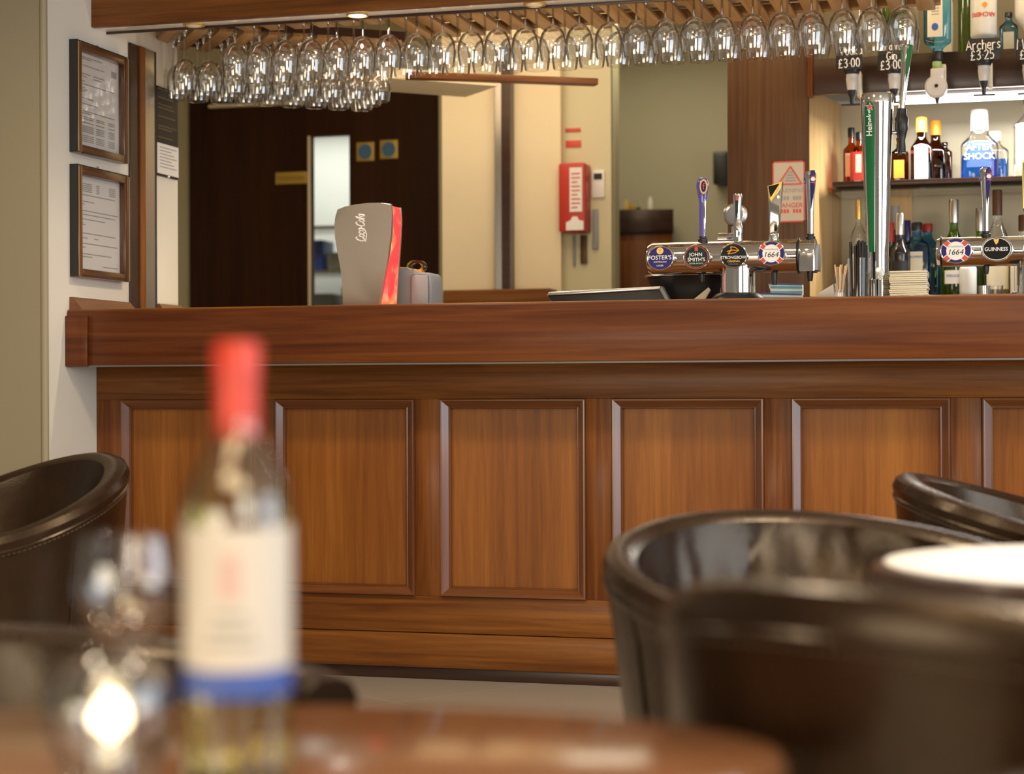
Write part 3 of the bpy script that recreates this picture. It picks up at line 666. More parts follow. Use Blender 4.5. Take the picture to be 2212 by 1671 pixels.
# ------------------------------------------------------------------ framed certificates on the side wall
def framed(px0, px1, py0, py1, label, rows):
    """a frame on the white wall, which faces +X; local x runs into the depth (world +Y)"""
    ya, yb = yon(px0), yon(px1)
    zt_ = W(px0, py0, ya).z; zb_ = W(px0, py1, ya).z
    t = thing('certificate_frame', label, 'frame', (XW, (ya + yb) / 2, zb_)); w = (yb - ya) / 2; h = zt_ - zb_; d_ = .03; fw = .026
    for lo, hi, nm in (((-w, 0), (-w + fw, h), 'frame_side'), ((w - fw, 0), (w, h), 'frame_side'), ((-w + fw, h - fw), (w - fw, h), 'frame_rail'), ((-w + fw, 0), (w - fw, fw), 'frame_rail')):
        bm = B(); box(bm, (0, lo[0], lo[1]), (d_, hi[0], hi[1]), .004); link(nm, bm, M['frame_z' if nm == 'frame_side' else 'frame_y'], t)
    bm = B()
    for z in (.002, h - .002):
        pass
    for yy in (-w + .001, w - .001): tube(bm, [(d_ + .0002, yy, .003), (d_ + .0002, yy, h - .003)], .0016, 6)
    link('beading', bm, M['dull_gold'], t)
    link('outer_edge', bbox((0, -w - .003, 0), (d_ - .003, -w + .0005, h)), M['blackcard'], t, False)
    link('outer_edge', bbox((0, -w - .003, h - .0005), (d_ - .003, w, h + .003)), M['blackcard'], t, False)
    link('paper', bbox((.004, -w + fw, fw), (.008, w - fw, h - fw)), M['doc'], t, False)
    bm = B(); ih = h - 2 * fw; iw = 2 * (w - fw)
    for (f, segs) in rows:
        for (s0, s1) in segs:
            box(bm, (.008, -w + fw + iw * s0, fw + ih * (1 - f) - .0016), (.0085, -w + fw + iw * s1, fw + ih * (1 - f) + .0016))
    link('print', bm, M['print'], t, False)
    link('glazing', bbox((.012, -w + fw, fw), (.014, w - fw, h - fw)), M['frameglass'], t, False)
    link('hook', bbox((.0, -.006, h), (.008, .006, h + .014), .002), M['steel'], t)
    return t
M['frame_z'] = wood('burr_frame_upright', (.03, .010, .003), (.09, .034, .009), (.17, .07, .02), 'Z', .25, .4, .5)
M['frame_y'] = wood('burr_frame_across', (.03, .010, .003), (.09, .034, .009), (.17, .07, .02), 'Y', .25, .4, .5)
framed(153, 262, 87, 328, 'upper of two framed certificates on the white wall',
       [(.04, [(.05, .6)]), (.06, [(.05, .35)]), (.13, [(.15, .65)]), (.22, [(.05, .35), (.4, .65)]), (.25, [(.05, .25), (.4, .6)]), (.3, [(.05, .2)]), (.33, [(.05, .9)]), (.37, [(.05, .2)]), (.39, [(.05, .25)]), (.41, [(.05, .2)]), (.48, [(.05, .4)]), (.54, [(.05, .5)]), (.62, [(.05, .9)]), (.64, [(.05, .35)])] + [(.68 + .02 * i, [(.05, .4), (.45, .65), (.75, .9)]) for i in range(14) if i not in (2, 4, 9)] + [(.1 + .015 * i, [(.82, .95)]) for i in range(5)])
framed(153, 263, 356, 597, 'lower of two framed certificates on the white wall',
       [(.08 + .02 * i, [(.05, .35), (.45, .52), (.75, .9)]) for i in range(5)] + [(.2, [(.05, .9)]), (.27, [(.05, .4)]), (.3, [(.05, .18)]), (.37, [(.05, .95)]), (.41, [(.05, .9)]), (.46, [(.05, .65)]), (.5, [(.05, .15)]), (.52, [(.05, .2)]), (.61, [(.05, .9)]), (.66, [(.05, .25), (.4, .5)]), (.72, [(.05, .95)]), (.76, [(.05, .2)]), (.83, [(.05, .8)]), (.86, [(.05, .35)]), (.95, [(.05, .12), (.6, .95)])])
yy0, yy1 = yon(336.5), yon(382)
zt_, zm_, zb_ = W(360, 193, 5.8).z, W(360, 314, 5.8).z, W(360, 384, 5.8).z
t = thing('wall_poster', 'dark poster with a white paper below, behind the post on the side wall', 'poster', (XW, (yy0 + yy1) / 2, zb_)); w = (yy1 - yy0) / 2
link('board', bbox((0, -w, 0), (.008, w, zt_ - zb_)), M['blackcard'], t, False)
bm = B()
for f in (.1, .25, .3, .47, .62, .68, .8, .95): box(bm, (.008, -w * .9, zm_ - zb_ + (zt_ - zm_) * f), (.0085, w * (.9 - .6 * (f * 7 % 1)), zm_ - zb_ + (zt_ - zm_) * f + .004))
link('gold_streaks', bm, paint('dim_gold_print', (.12, .075, .03), .5), t, False)
link('white_sheet', bbox((.008, -w, .008), (.010, w, zm_ - zb_)), M['doc'], t, False)
bm = B()
for i in range(7): box(bm, (.010, -w * .8, .03 + i * .011), (.0105, w * (.8 - .25 * (i % 3)), .033 + i * .011))
link('print', bm, M['print'], t, False)
bm = B()
for z in (.004, zt_ - zb_ - .004): lathe(bm, [(.005, 0), (.005, .006), (.003, .008)], 12, (.008, 0, z), axis='X')
link('stud', bm, M['chrome'], t)
# ------------------------------------------------------------------ cola dispenser
YK = 5.36; p = W(779, 655, YK); k = mpp(779, YK) / .945
t = thing('soda_font', 'grey curved cola dispenser with glowing red side on the bar', 'dispenser', (p.x, YK, ZT))
def q(px, py): return ((px - 779) * k, (655 - py) * k)
front = [q(739, 656), q(739, 600), q(735, 570), q(729, 540), q(724, 510), q(722.5, 485), q(724, 466), q(729, 451), q(745, 446), q(770, 442), q(796, 440), q(822, 440.5), q(845, 443), q(846.5, 470), q(845, 503), q(838, 554), q(827, 608), q(819, 656)]
bm = prism(B(), front, 'Y', 0, .016, .003); link('front_plate', bm, M['coke_grey'], t)
backo = [q(736, 656), q(735, 600), q(733, 570), q(729, 540), q(725, 510), q(723.5, 485), q(725, 466), q(730, 452), q(745, 447), q(770, 443), q(796, 441), q(822, 441.5), q(844, 444), q(845.5, 470), q(844, 503), q(840, 554), q(836, 608), q(834, 656)]
inner = [(x * .985, z * .99) for x, z in backo]
bm = prism(B(), inner, 'Y', .016, .10, .001); link('lit_side', bm, M['led_red'], t)
bm = prism(B(), [(x, z * .995) for x, z in backo], 'Y', .10, .108, .002); link('back_plate', bm, M['coke_grey'], t)
bm = B(); strokes(bm, 'Coca-Cola', 0, 0, 17 * k, 2.3 * k, 0, .08, 0, .28)
bm2 = B(); tube(bm2, [(-44 * k, 0, -11 * k), (-20 * k, 0, -14 * k), (-4 * k, 0, -9.5 * k)], 1.3 * k, 5)
me_ = bpy.data.meshes.new('tmp'); bm2.to_mesh(me_); bm.from_mesh(me_); bm2.free(); bpy.data.meshes.remove(me_)
cxx, czz = q(781, 492)
for v in bm.verts: x, y, z = v.co; x *= .62; z *= .85; v.co = (cxx - z, -.001 + y * .4, czz + x)
link('lettering', bm, M['chalk'], t)
# grey moulded box and tape behind it
YG = 5.50; p = W(897, 645, YG); k = mpp(897, YG)
t = thing('card_machine', 'grey plastic box on the bar right of the cola dispenser', 'box', (p.x, YG, ZT))
bm = prism(B(), [(-44 * k, 0), (36 * k, 0), (37 * k, 40 * k), (34 * k, 74 * k), (28 * k, 80 * k), (-6 * k, 80 * k), (-20 * k, 92 * k), (-44 * k, 94 * k)], 'Y', .0, .12, .008); link('body', bm, M['grey_pl'], t)
bm = bbox((-8 * k, -.012, 2 * k), (32 * k, .0, 76 * k), .008); link('front_cover', bm, M['grey_pl'], t)
p = W(890, 562, YG)
t = thing('tape_roll', 'yellow roll of tape lying on top of the grey box', 'tape', (p.x, YG + .05, ZT + 80 * k))
bm = B(); lathe(bm, [(20 * k, -.012), (22 * k, -.010), (22 * k, .010), (20 * k, .012), (12 * k, .012), (12 * k, -.012), (20 * k, -.012)], 28, (0, 0, 15 * k), axis='Y', sy=.68, cap0=False, cap1=False); link('roll', bm, glass('yellow_tape', (.9, .72, .30), 1, .1), t)
link('tape_tongue', prism(B(), [(-20 * k, 2 * k), (14 * k, 0), (12 * k, 9 * k), (0, 8 * k)], 'Y', -.013, .013), M['amber_gold'], t)
# ------------------------------------------------------------------ tray, bucket, napkin, packets
YT = 5.45; p = W(1310, 640, YT); k = mpp(1310, YT)
t = thing('till_screen', 'flat black screen lying tilted on the bar', 'screen', (p.x, YT, ZT))
bm = prism(B(), [(-112 * k, 0), (136 * k, 0), (118 * k, 33 * k), (-130 * k, 24 * k)], 'Y', -.006, .006, .002); link('face', bm, M['black'], t)
bm = prism(B(), [(-132 * k, 24 * k), (118 * k, 33 * k), (120 * k, 40 * k), (-126 * k, 32 * k)], 'Y', -.012, .035, .002); link('top_edge', bm, M['steel'], t)
bm = prism(B(), [(136 * k, 0), (118 * k, 33 * k), (122 * k, 40 * k), (144 * k, 0)], 'Y', -.012, .03, .001); link('side_edge', bm, M['grey_pl'], t)
p = W(1497, 640, 5.58); k = mpp(1497, 5.58)
t = thing('ice_bucket', 'wide black bucket on the bar behind the left beer font', 'bucket', (p.x, 5.57, ZT))
bm = B(); lathe(bm, [(72 * k, 0), (90 * k, 38 * k), (98 * k, 62 * k), (103 * k, 66 * k), (100 * k, 68 * k), (94 * k, 62 * k), (70 * k, 4 * k)], 40, sy=.52); link('body', bm, M['black'], t)
bm = B(); tube(bm, [(102 * k * math.cos(a), 53 * k * math.sin(a), 66 * k) for a in [2 * PI * i / 40 for i in range(40)]], 2.2 * k, 8, True); link('rim', bm, M['steel'], t)
p = W(1512, 640, 5.44); k = mpp(1512, 5.44)
o = link('folded_napkin', prism(B(), [(-28 * k, 0), (4 * k, 0), (22 * k, 30 * k), (18 * k, 36 * k)], 'Y', 0, .015, .001), M['cream_paper'], None, True, (p.x, 5.44, ZT)); tag(o, 'folded cream napkin leaning on the black bucket', 'napkin')
for px, py, w, h, lb, yy in ((1700, 609, 66, 24, 'upper striped blue packet behind the left beer font', 5.66), (1690, 634, 84, 26, 'lower striped blue packet behind the left beer font', 5.63)):
    p = W(px, py, yy); k = mpp(px, yy)
    zb = ZT if py > 620 else ZT + .034
    t = thing('snack_packet', lb, 'packet', (p.x, yy, zb), 0, 'striped packets')
    link('pouch', prism(B(), [(-w / 2 * k, 0), (w / 2 * k, 0), (w / 2 * k, h * k * .92), (-w / 2 * k - 8 * k, h * k * 1.1)], 'Y', 0, .03, .003), M['paper'], t)
    bm = B()
    for i in range(2): prism(bm, [(-w / 2 * k - 2 * k, (4 + 11 * i) * k), (w / 2 * k, (3 + 10 * i) * k), (w / 2 * k, (8 + 10 * i) * k), (-w / 2 * k - 3 * k, (9 + 11 * i) * k)], 'Y', -.002, 0)
    link('blue_stripe', bm, M['teal'], t, False)
    bm = prism(B(), [(-w / 2 * k - 8 * k, h * k * 1.0), (w / 2 * k, h * k * .85), (w / 2 * k, h * k * .97), (-w / 2 * k - 8 * k, h * k * 1.12)], 'Y', -.002, .0); link('blue_edge', bm, M['blueprint'], t, False)
# ------------------------------------------------------------------ beer fonts
def badge(par, x, z, rx, rz, y, face, kk):
    """oval medallion standing proud of the tube; returns the badge part and the y of its face"""
    bm = ellipse(B(), x, z, rx, rz, y - .008, y + .03)
    b_ = link('badge', bm, M['chrome'], par, True)
    bm = ellipse(B(), x, z, rx * .93, rz * .93, y - .011, y - .008); link('badge_face', bm, face, b_, True)
    bm = B(); tube(bm, [(x + rx * .97 * math.cos(a), y - .009, z + rz * .97 * math.sin(a)) for a in [2 * PI * i / 40 for i in range(40)]], .0024, 8, True); link('badge_rim', bm, M['chrome'], b_)
    return b_, y - .0112
def shield_print(b_, x, z, y, k):
    bm = B()
    for a in (45, 135, 225, 315):
        a = math.radians(a); c_, s_ = math.cos(a), math.sin(a); L_ = [(14, -4.5), (26, -6), (26, 6), (14, 4.5)]
        prism(bm, [(x + (u * c_ - v * s_) * k * 1.12, z + (u * s_ + v * c_) * k * .95) for u, v in L_], 'Y', y - .0006, y)
    link('red_ribbon', bm, M['redprint'], b_, False)
    bm = B()
    for a in (45, 135, 225, 315):
        a = math.radians(a); c_, s_ = math.cos(a), math.sin(a)
        for o_ in (-6.4, 4.8): prism(bm, [(x + (u * c_ - v * s_) * k * 1.12, z + (u * s_ + v * c_) * k * .95) for u, v in [(14, o_), (26.5, o_), (26.5, o_ + 1.6), (14, o_ + 1.6)]], 'Y', y - .0008, y)
    link('white_edging', bm, M['white'], b_, False)
    link('white_disc', ellipse(B(), x, z, 19 * k, 19 * k, y - .0010, y), M['white'], b_, True)
    text(b_, '1664', 16 * k, M['blackenamel'], (x, y - .0012, z - 3 * k), shear=.25)
    text(b_, 'Kronenbourg', 5.6 * k, M['print'], (x, y - .0012, z + 9 * k), shear=.2)
def collar(par, x, z, k, y=0, mat='black'):
    bm = B(); lathe(bm, [(9 * k, 0), (10.5 * k, 2 * k), (10.5 * k, 8 * k), (8 * k, 10 * k), (8 * k, 14 * k)], 20, (x, y, z)); return link('handle_collar', bm, M[mat], par)
def blade_handle(par, x, z, k, h, y=0):
    """silver handle that flares at the top, blue leaf on its front"""
    bm = B(); lathe(bm, [(6.5 * k, 0), (7 * k, .3 * h), (8.5 * k, .55 * h), (12 * k, .85 * h), (13 * k, .93 * h), (12 * k, .98 * h), (7 * k, h)], 24, (x, y, z), sy=.7); hd = link('tap_handle', bm, M['chrome'], par)
    pts = [(x + dx * k, z + f * h) for dx, f in ((3, .40), (10, .72), (13.2, .93), (11, 1.0), (3, 1.0), (0, .93), (1, .7))]
    yb = y - .7 * 11 * k
    bm = prism(B(), pts, 'Y', yb - .0025, yb + .012, .001); link('blue_leaf', bm, M['navy'], hd)
    pts = [(x + dx * k, z + f * h) for dx, f in ((-13.5, .80), (-9, .80), (-9, .96), (-12, .96))]
    bm = prism(B(), pts, 'Y', yb + .003, yb + .014, .001); link('blue_leaf', bm, M['navy'], hd)
    link('small_shield', ellipse(B(), x + 7 * k, z + .86 * h, 5 * k, 4.5 * k, yb - .0035, yb - .002), M['white'], hd)
    bm = B(); box(bm, (x + 2 * k, yb - .0032, z + .895 * h), (x + 12 * k, yb - .002, z + .91 * h)); box(bm, (x + 2 * k, yb - .0032, z + .80 * h), (x + 12 * k, yb - .002, z + .812 * h)); link('red_band', bm, M['redprint'], hd, False)
    return hd
YFT = 5.38; p = W(1590, 636, YFT); k = mpp(1590, YFT)
ft = thing('beer_font', 'chrome T bar beer font with four oval badges at the middle of the bar', 'beer tap', (p.x, YFT, ZT))
zc = (W(1590, 555, YFT).z - ZT); R = 35 * k
xa, xb = (1399 - 1590) * k, (1742 - 1590) * k
bm = B(); lathe(bm, [(R * .55, xa - .004), (R * .85, xa), (R, xa + .014), (R, xb)], 40, (0, 0, zc), axis='X'); link('cross_tube', bm, M['chrome'], ft)
bm = B(); tube(bm, [(xb - .022, R * 1.04 * math.cos(a), zc + R * 1.04 * math.sin(a)) for a in [2 * PI * i / 36 for i in range(36)]], .004, 8, True); link('black_gasket', bm, M['black'], ft)
bm = prism(B(), [(R * 1.02 * math.cos(a), zc + R * 1.02 * math.sin(a)) for a in [PI * i / 16 for i in range(17)]] + [(-R * 1.02, zc - R * 1.02), (R * 1.02, zc - R * 1.02)], 'X', xb - .018, xb + .028, .005); link('end_cap', bm, M['chrome'], ft)
bm = prism(B(), [(x * .9, z) for x, z in [(R * math.cos(a), zc + R * .7 * math.sin(a)) for a in [PI * i / 10 for i in range(11)]] + [(-R, zc - R * .95), (R, zc - R * .95)]], 'X', xb + .028, xb + .036, .002); link('end_plate', bm, M['grey_pl'], ft)
bm = B(); lathe(bm, [(38 * k, 0.012), (38 * k, zc - R * .6)], 40, (4 * k, 0, 0)); link('pedestal', bm, M['chrome'], ft)
bm = B(); lathe(bm, [(60 * k, 0), (58 * k, .012), (46 * k, .026), (40 * k, .028)], 40, (4 * k, 0, 0)); link('base', bm, M['black'], ft)
yb_ = -R
zz = lambda py: (W(1590, py, YFT).z - ZT)
bx = [(px - 1590) * k for px in (1432, 1511, 1591, 1672)]; bz = [zz(557), zz(556), zz(555), zz(552)]
rx, rz = 29 * k, 26 * k
b_, y_ = badge(ft, bx[0], bz[0], rx, rz, yb_, M['navy'], k)
text(b_, "FOSTER'S", 12.5 * k, M['white'], (bx[0] - .5 * k, y_ - .001, bz[0] + 1 * k), bold=.012); text(b_, 'AUSTRALIAN', 4.8 * k, M['white'], (bx[0], y_ - .001, bz[0] - 8 * k)); text(b_, 'LAGER', 5 * k, M['white'], (bx[0], y_ - .001, bz[0] - 16 * k))
link('gold_roundel', ellipse(B(), bx[0], bz[0] + 16 * k, 7.5 * k, 7.5 * k, y_ - .001, y_), M['gold'], b_); text(b_, 'f', 11 * k, M['redprint'], (bx[0], y_ - .0016, bz[0] + 16 * k))
b_, y_ = badge(ft, bx[1], bz[1], rx, rz, yb_, M['greenblack'], k)
text(b_, 'JOHN', 11 * k, M['white'], (bx[1] - k, y_ - .001, bz[1] + 5 * k), bold=.012); text(b_, "SMITH'S", 11 * k, M['white'], (bx[1], y_ - .001, bz[1] - 6 * k), bold=.012); text(b_, 'EXTRA SMOOTH', 4 * k, M['white'], (bx[1], y_ - .001, bz[1] - 14 * k))
bm = B(); tube(bm, [(bx[1] + rx * .86 * math.cos(a), y_ - .0002, bz[1] + rz * .86 * math.sin(a)) for a in [2 * PI * i / 40 for i in range(40)]], .0011, 6, True); link('red_ring', bm, M['redprint'], b_)
bm = prism(B(), [(bx[1] - 3.5 * k, bz[1] + 13 * k), (bx[1] + 3.5 * k, bz[1] + 13 * k), (bx[1] + 3.5 * k, bz[1] + 20 * k), (bx[1], bz[1] + 22 * k), (bx[1] - 3.5 * k, bz[1] + 20 * k)], 'Y', y_ - .001, y_); link('crest', bm, M['redprint'], b_, False)
b_, y_ = badge(ft, bx[2], bz[2], rx, rz, yb_, M['blackenamel'], k)
text(b_, 'STRONGBOW', 9.2 * k, M['white'], (bx[2], y_ - .001, bz[2] - 4 * k), bold=.012, sx=.92); text(b_, 'ORIGINAL', 6 * k, M['amber_gold'], (bx[2] + k, y_ - .001, bz[2] - 12 * k), bold=.02); text(b_, 'EXTRA COLD', 3.4 * k, M['print'], (bx[2], y_ - .001, bz[2] - 18 * k))
bm = B()
for a in ([(-14, 10), (-4, 13), (12, 12)], [(-6, 20), (4, 19), (12, 12), (3, 7), (-12, 5)], [(-6, 20), (-4, 13), (-12, 5)]): tube(bm, [(bx[2] + u * k, y_ - .0006, bz[2] + (v - 1) * k) for u, v in a], 1.1 * k, 6)
link('archer_emblem', bm, M['amber_gold'], b_)
b_, y_ = badge(ft, bx[3], bz[3], rx, rz, yb_, M['navy'], k); shield_print(b_, bx[3], bz[3], y_, k)
for x in (bx[1], bx[2], bx[3], xb): 
    pass
# handles
hx = (1518 - 1590) * k; z0 = zc + R - .004
c_ = collar(ft, hx, z0, k)
hh = zz(381) - z0 - 12 * k
bm = B(); lathe(bm, [(7.5 * k, 0), (7.5 * k, .55 * hh), (8 * k, .62 * hh), (11 * k, .72 * hh), (13.5 * k, .84 * hh), (13 * k, .92 * hh), (9 * k, .985 * hh), (2 * k, hh)], 24, (hx, 0, z0 + 12 * k), sy=.7); hd = link('tap_handle', bm, M['purple'], ft)
bm = prism(B(), [(hx + 3 * k, z0 + 14 * k), (hx + 7.5 * k, z0 + 14 * k), (hx + 7.8 * k, z0 + 12 * k + .6 * hh), (hx + 5 * k, z0 + 12 * k + .66 * hh), (hx + 2 * k, z0 + 12 * k + .55 * hh)], 'Y', -.0075, -.003, .001); link('silver_inlay', bm, M['chrome'], hd)
ez = z0 + 12 * k + .84 * hh
link('gold_oval', ellipse(B(), hx + 4 * k, ez, 8.5 * k, 16 * k, -.0155, -.008), M['gold'], hd); link('oval_face', ellipse(B(), hx + 4 * k, ez, 5.5 * k, 12 * k, -.0165, -.0155), M['navy'], hd); text(hd, 'f', 20 * k, M['redprint'], (hx + 4 * k, -.017, ez))
hx = (1594 - 1590) * k; hh = zz(419) - z0
bm = B(); lathe(bm, [(11 * k, 0), (10 * k, 18 * k), (12 * k, 24 * k), (10 * k, 36 * k), (8 * k, 42 * k), (7 * k, .55 * hh), (9 * k, .8 * hh), (10.5 * k, .95 * hh), (9 * k, hh)], 24, (hx, 0, z0), sy=.75); hd = link('tap_handle', bm, M['chrome'], ft)
bm = prism(B(), [(hx - 1.5 * k, z0 + .4 * hh), (hx + 2 * k, z0 + .62 * hh), (hx + 4 * k, z0 + .95 * hh), (hx - 4 * k, z0 + .95 * hh), (hx - 4 * k, z0 + .6 * hh)], 'Y', -.012, -.004, .001); link('green_inlay', bm, M['greenblack'], hd)
link('crest', bbox((hx - 3 * k, -.0128, z0 + .86 * hh), (hx + 3 * k, -.0115, z0 + .93 * hh)), M['redprint'], hd, False)
hx = (1672 - 1590) * k; hh = zz(396) - z0
bm = B(); lathe(bm, [(11 * k, 0), (11 * k, 14 * k), (9 * k, 18 * k)], 20, (hx, 0, z0)); link('handle_collar', bm, M['chrome'], ft)
bm = prism(B(), [(hx - 8 * k, z0 + 16 * k), (hx + 9 * k, z0 + 20 * k), (hx + 13 * k, z0 + .35 * hh), (hx + 20 * k, z0 + hh), (hx - 12 * k, z0 + .93 * hh), (hx - 10 * k, z0 + .6 * hh)], 'Y', -.012, .012, .003); hd = link('tap_handle', bm, M['chrome'], ft)
bm = prism(B(), [(hx - 12 * k, z0 + .93 * hh), (hx + 20 * k, z0 + hh), (hx + 16 * k, z0 + .9 * hh), (hx - 4 * k, z0 + .66 * hh), (hx - 10 * k, z0 + .76 * hh)], 'Y', -.0145, -.0115, .0005); link('gold_edge', bm, M['gold'], hd)
bm = prism(B(), [(hx - 10 * k, z0 + .92 * hh), (hx + 14 * k, z0 + .965 * hh), (hx - 5 * k, z0 + .73 * hh)], 'Y', -.016, -.0144); link('black_face', bm, M['blackenamel'], hd)
hx = (1750 - 1590) * k; collar(ft, hx, z0, k); blade_handle(ft, hx, z0 + 12 * k, k, zz(374) - z0 - 12 * k)
for px, h in ((1514, 18), (1672, 26), (1749, 20)):
    x = (px - 1590) * k; bm = B(); lathe(bm, [(5 * k, -h * k), (6.5 * k, -h * k * .5), (7 * k, .01)], 16, (x, .01 if px < 1749 else 0, zc - R)); link('nozzle', bm, M['black'], ft)
# chrome tap seen from behind between the handles
YT2 = 5.665; p = W(1589, 640, YT2); k = mpp(1589, YT2)
t = thing('chrome_tap', 'round headed chrome tap standing behind the left beer font', 'beer tap', (p.x, YT2, ZT))
zz2 = lambda py: W(1589, py, YT2).z - ZT
bm = B(); lathe(bm, [(22 * k, -.012), (26 * k, -.008), (26 * k, .012), (20 * k, .016)], 32, (0, 0, zz2(464)), axis='Y'); link('round_head', bm, M['steel'], t)
bm = B(); lathe(bm, [(0, -.002), (17 * k, -.001), (18 * k, 0)], 28, (0, -.012, zz2(464)), axis='Y'); link('head_face', bm, M['grey_pl'], t)
bm = B(); lathe(bm, [(22 * k, 0), (20 * k, .01), (9 * k, .02), (9 * k, zz2(490))], 20, (0, 0, 0)); link('column', bm, M['chrome'], t)
bm = B(); lathe(bm, [(6 * k, -40 * k), (14 * k, -36 * k), (14 * k, 0)], 20, (0, 0, zz2(516)), axis='X'); link('spout', bm, M['chrome'], t)
# tall lager tower
YH = 5.42; p = W(1900, 632, YH); k = mpp(1900, YH)
tw = thing('lager_tower', 'tall tapering chrome beer tower with a green strip', 'beer tap', (p.x, YH, ZT))
zh = lambda py: W(1900, py, YH).z - ZT
def ringprof(y): return zh(y)
bm = B(); lathe(bm, [(26 * k, zh(604)), (24 * k, zh(598)), (23.5 * k, zh(560)), (26 * k, zh(480)), (30 * k, zh(360)), (35.5 * k, zh(225)), (36.5 * k, zh(207)), (34 * k, zh(203)), (30 * k, zh(202))], 44, (-4 * k, 0, 0), sy=.8); link('column', bm, M['chrome'], tw)
bm = B(); lathe(bm, [(21 * k, .008), (21 * k, zh(604))], 30, (3 * k, 0, 0)); link('foot_tube', bm, M['chrome'], tw)
bm = B(); lathe(bm, [(34 * k, 0), (33 * k, .006), (24 * k, .012)], 30, (3 * k, 0, 0)); link('base', bm, M['black'], tw)
# green strip lies on the left of the column front
def col_r(z):
    pr = [(zh(604), 26), (zh(560), 23.5), (zh(480), 26), (zh(360), 30), (zh(225), 35.5), (zh(203), 36)]
    for (a, r0), (b, r1) in zip(pr, pr[1:]):
        if a <= z <= b: return (r0 + (r1 - r0) * (z - a) / (b - a)) * k
    return 36 * k
bm = B(); rows = []
NZ = 26; zlo, zhi = zh(545), zh(222)
for i in range(NZ + 1):
    f = i / NZ; z = zlo + (zhi - zlo) * f
    hw = (6 + 6 * f) * k
    if f > .95: hw *= math.sqrt(max(.08, 1 - ((f - .95) / .05) ** 2))
    cx_ = (1885 - 3 * f - 1900) * k; rr = col_r(z); row = []
    for j in range(7):
        x = cx_ + hw * (j / 3 - 1); dx = x + 4 * k
        y = -.8 * math.sqrt(max(1e-8, rr * rr - dx * dx))
        row.append((bm.verts.new((x, y - .0025, z)), bm.verts.new((x, y + .001, z))))
    rows.append(row)
for a, b in zip(rows, rows[1:]):
    for j in range(6):
        bm.faces.new((a[j][0], a[j + 1][0], b[j + 1][0], b[j][0])); bm.faces.new((a[j][1], b[j][1], b[j + 1][1], a[j + 1][1]))
    bm.faces.new((a[0][0], b[0][0], b[0][1], a[0][1])); bm.faces.new((a[6][0], a[6][1], b[6][1], b[6][0]))
bm.faces.new([q_[0] for q_ in rows[0]] + [q_[1] for q_ in rows[0]][::-1]); bm.faces.new([q_[0] for q_ in rows[-1]] + [q_[1] for q_ in rows[-1]][::-1])
gs = link('green_strip', bm, M['green'], tw)
cx_ = (1882 - 1900) * k; zq = zh(262); yq = -.8 * math.sqrt(col_r(zq) ** 2 - (cx_ + 4 * k) ** 2) - .0042
text(gs, 'Heineken', 17 * k, M['white'], (cx_ + 0 * k, yq + .0005, zq - 2 * k), rot=PI / 2, bold=.015)
st = [((cx_ + 1 * k) + (8 if i % 2 == 0 else 3.4) * k * math.sin(PI * i / 5), zh(234) + (8 if i % 2 == 0 else 3.4) * k * math.cos(PI * i / 5)) for i in range(10)]
link('white_star_edge', prism(B(), [((x - cx_ - k) * 1.25 + cx_ + k, (z - zh(234)) * 1.25 + zh(234)) for x, z in st], 'Y', yq - .0016, yq - .0006), M['white'], gs, False)
link('red_star', prism(B(), st, 'Y', yq - .0024, yq - .0016), M['redprint'], gs, False)
# tap on the tower
hx = (1948 - 1900) * k
bm = B(); lathe(bm, [(10 * k, zh(330)), (8 * k, zh(305)), (11 * k, zh(290)), (14 * k, zh(282)), (14.5 * k, zh(258)), (11 * k, zh(252)), (11 * k, zh(237))], 24, (hx, 0, 0), cap0=True); link('tap_body', bm, M['black'], tw)
bm = B(); lathe(bm, [(4.5 * k, zh(336)), (6 * k, zh(312)), (8 * k, zh(300))], 16, (hx - 4 * k, 0, 0)); link('nozzle', bm, M['black'], tw)
bm = B(); lathe(bm, [(5 * k, 20 * k), (7 * k, 24 * k), (4 * k, 28 * k), (4 * k, 50 * k)], 16, (0, 0, zh(288)), axis='X'); link('shank', bm, M['chrome'], tw)
L0, L1 = zh(237), zh(100); hl = L1 - L0
bm = B(); lathe(bm, [(7 * k, 0), (7.5 * k, .35 * hl), (10 * k, .7 * hl), (13 * k, .92 * hl), (12 * k, .98 * hl), (8 * k, hl)], 24, (hx, 0, L0), sy=.7)
for v in bm.verts: v.co.x += 13 * k * (v.co.z - L0) / hl
hd = link('tap_handle', bm, M['chrome'], tw)
pts = [(hx + 13 * k * f + dx * k, L0 + f * hl) for dx, f in ((4, .4), (9, .62), (13.2, .92), (12, .985), (2, 1.0), (0, .9), (2, .65))]
link('green_leaf', prism(B(), pts, 'Y', -.0135, .002, .001), M['green'], hd)
pts = [(hx + 13 * k * f + dx * k, L0 + f * hl) for dx, f in ((-10, .72), (-7, .72), (-8, .97), (-12, .95))]
link('green_leaf', prism(B(), pts, 'Y', -.009, .002, .001), M['green'], hd)
# right hand beer font
YR = 5.38; p = W(2130, 632, YR); k = mpp(2130, YR)
f2 = thing('beer_font', 'second chrome beer font with oval badges at the right edge', 'beer tap', (p.x, YR, ZT))
zr = lambda py: W(2130, py, YR).z - ZT
zc = zr(543); R = 32 * k; xa, xb = (2027 - 2130) * k, .42
bm = B(); lathe(bm, [(R * .55, xa - .003), (R * .88, xa), (R, xa + .012), (R, xb)], 40, (0, 0, zc), axis='X'); link('cross_tube', bm, M['chrome'], f2)
bm = B(); tube(bm, [(xa + .012, R * 1.01 * math.cos(a), zc + R * 1.01 * math.sin(a)) for a in [2 * PI * i / 36 for i in range(36)]], .003, 8, True); link('end_ring', bm, M['black'], f2)
bm = B(); lathe(bm, [(36 * k, 0.01), (36 * k, zc - R * .6)], 36, (.13, 0, 0)); link('pedestal', bm, M['chrome'], f2)
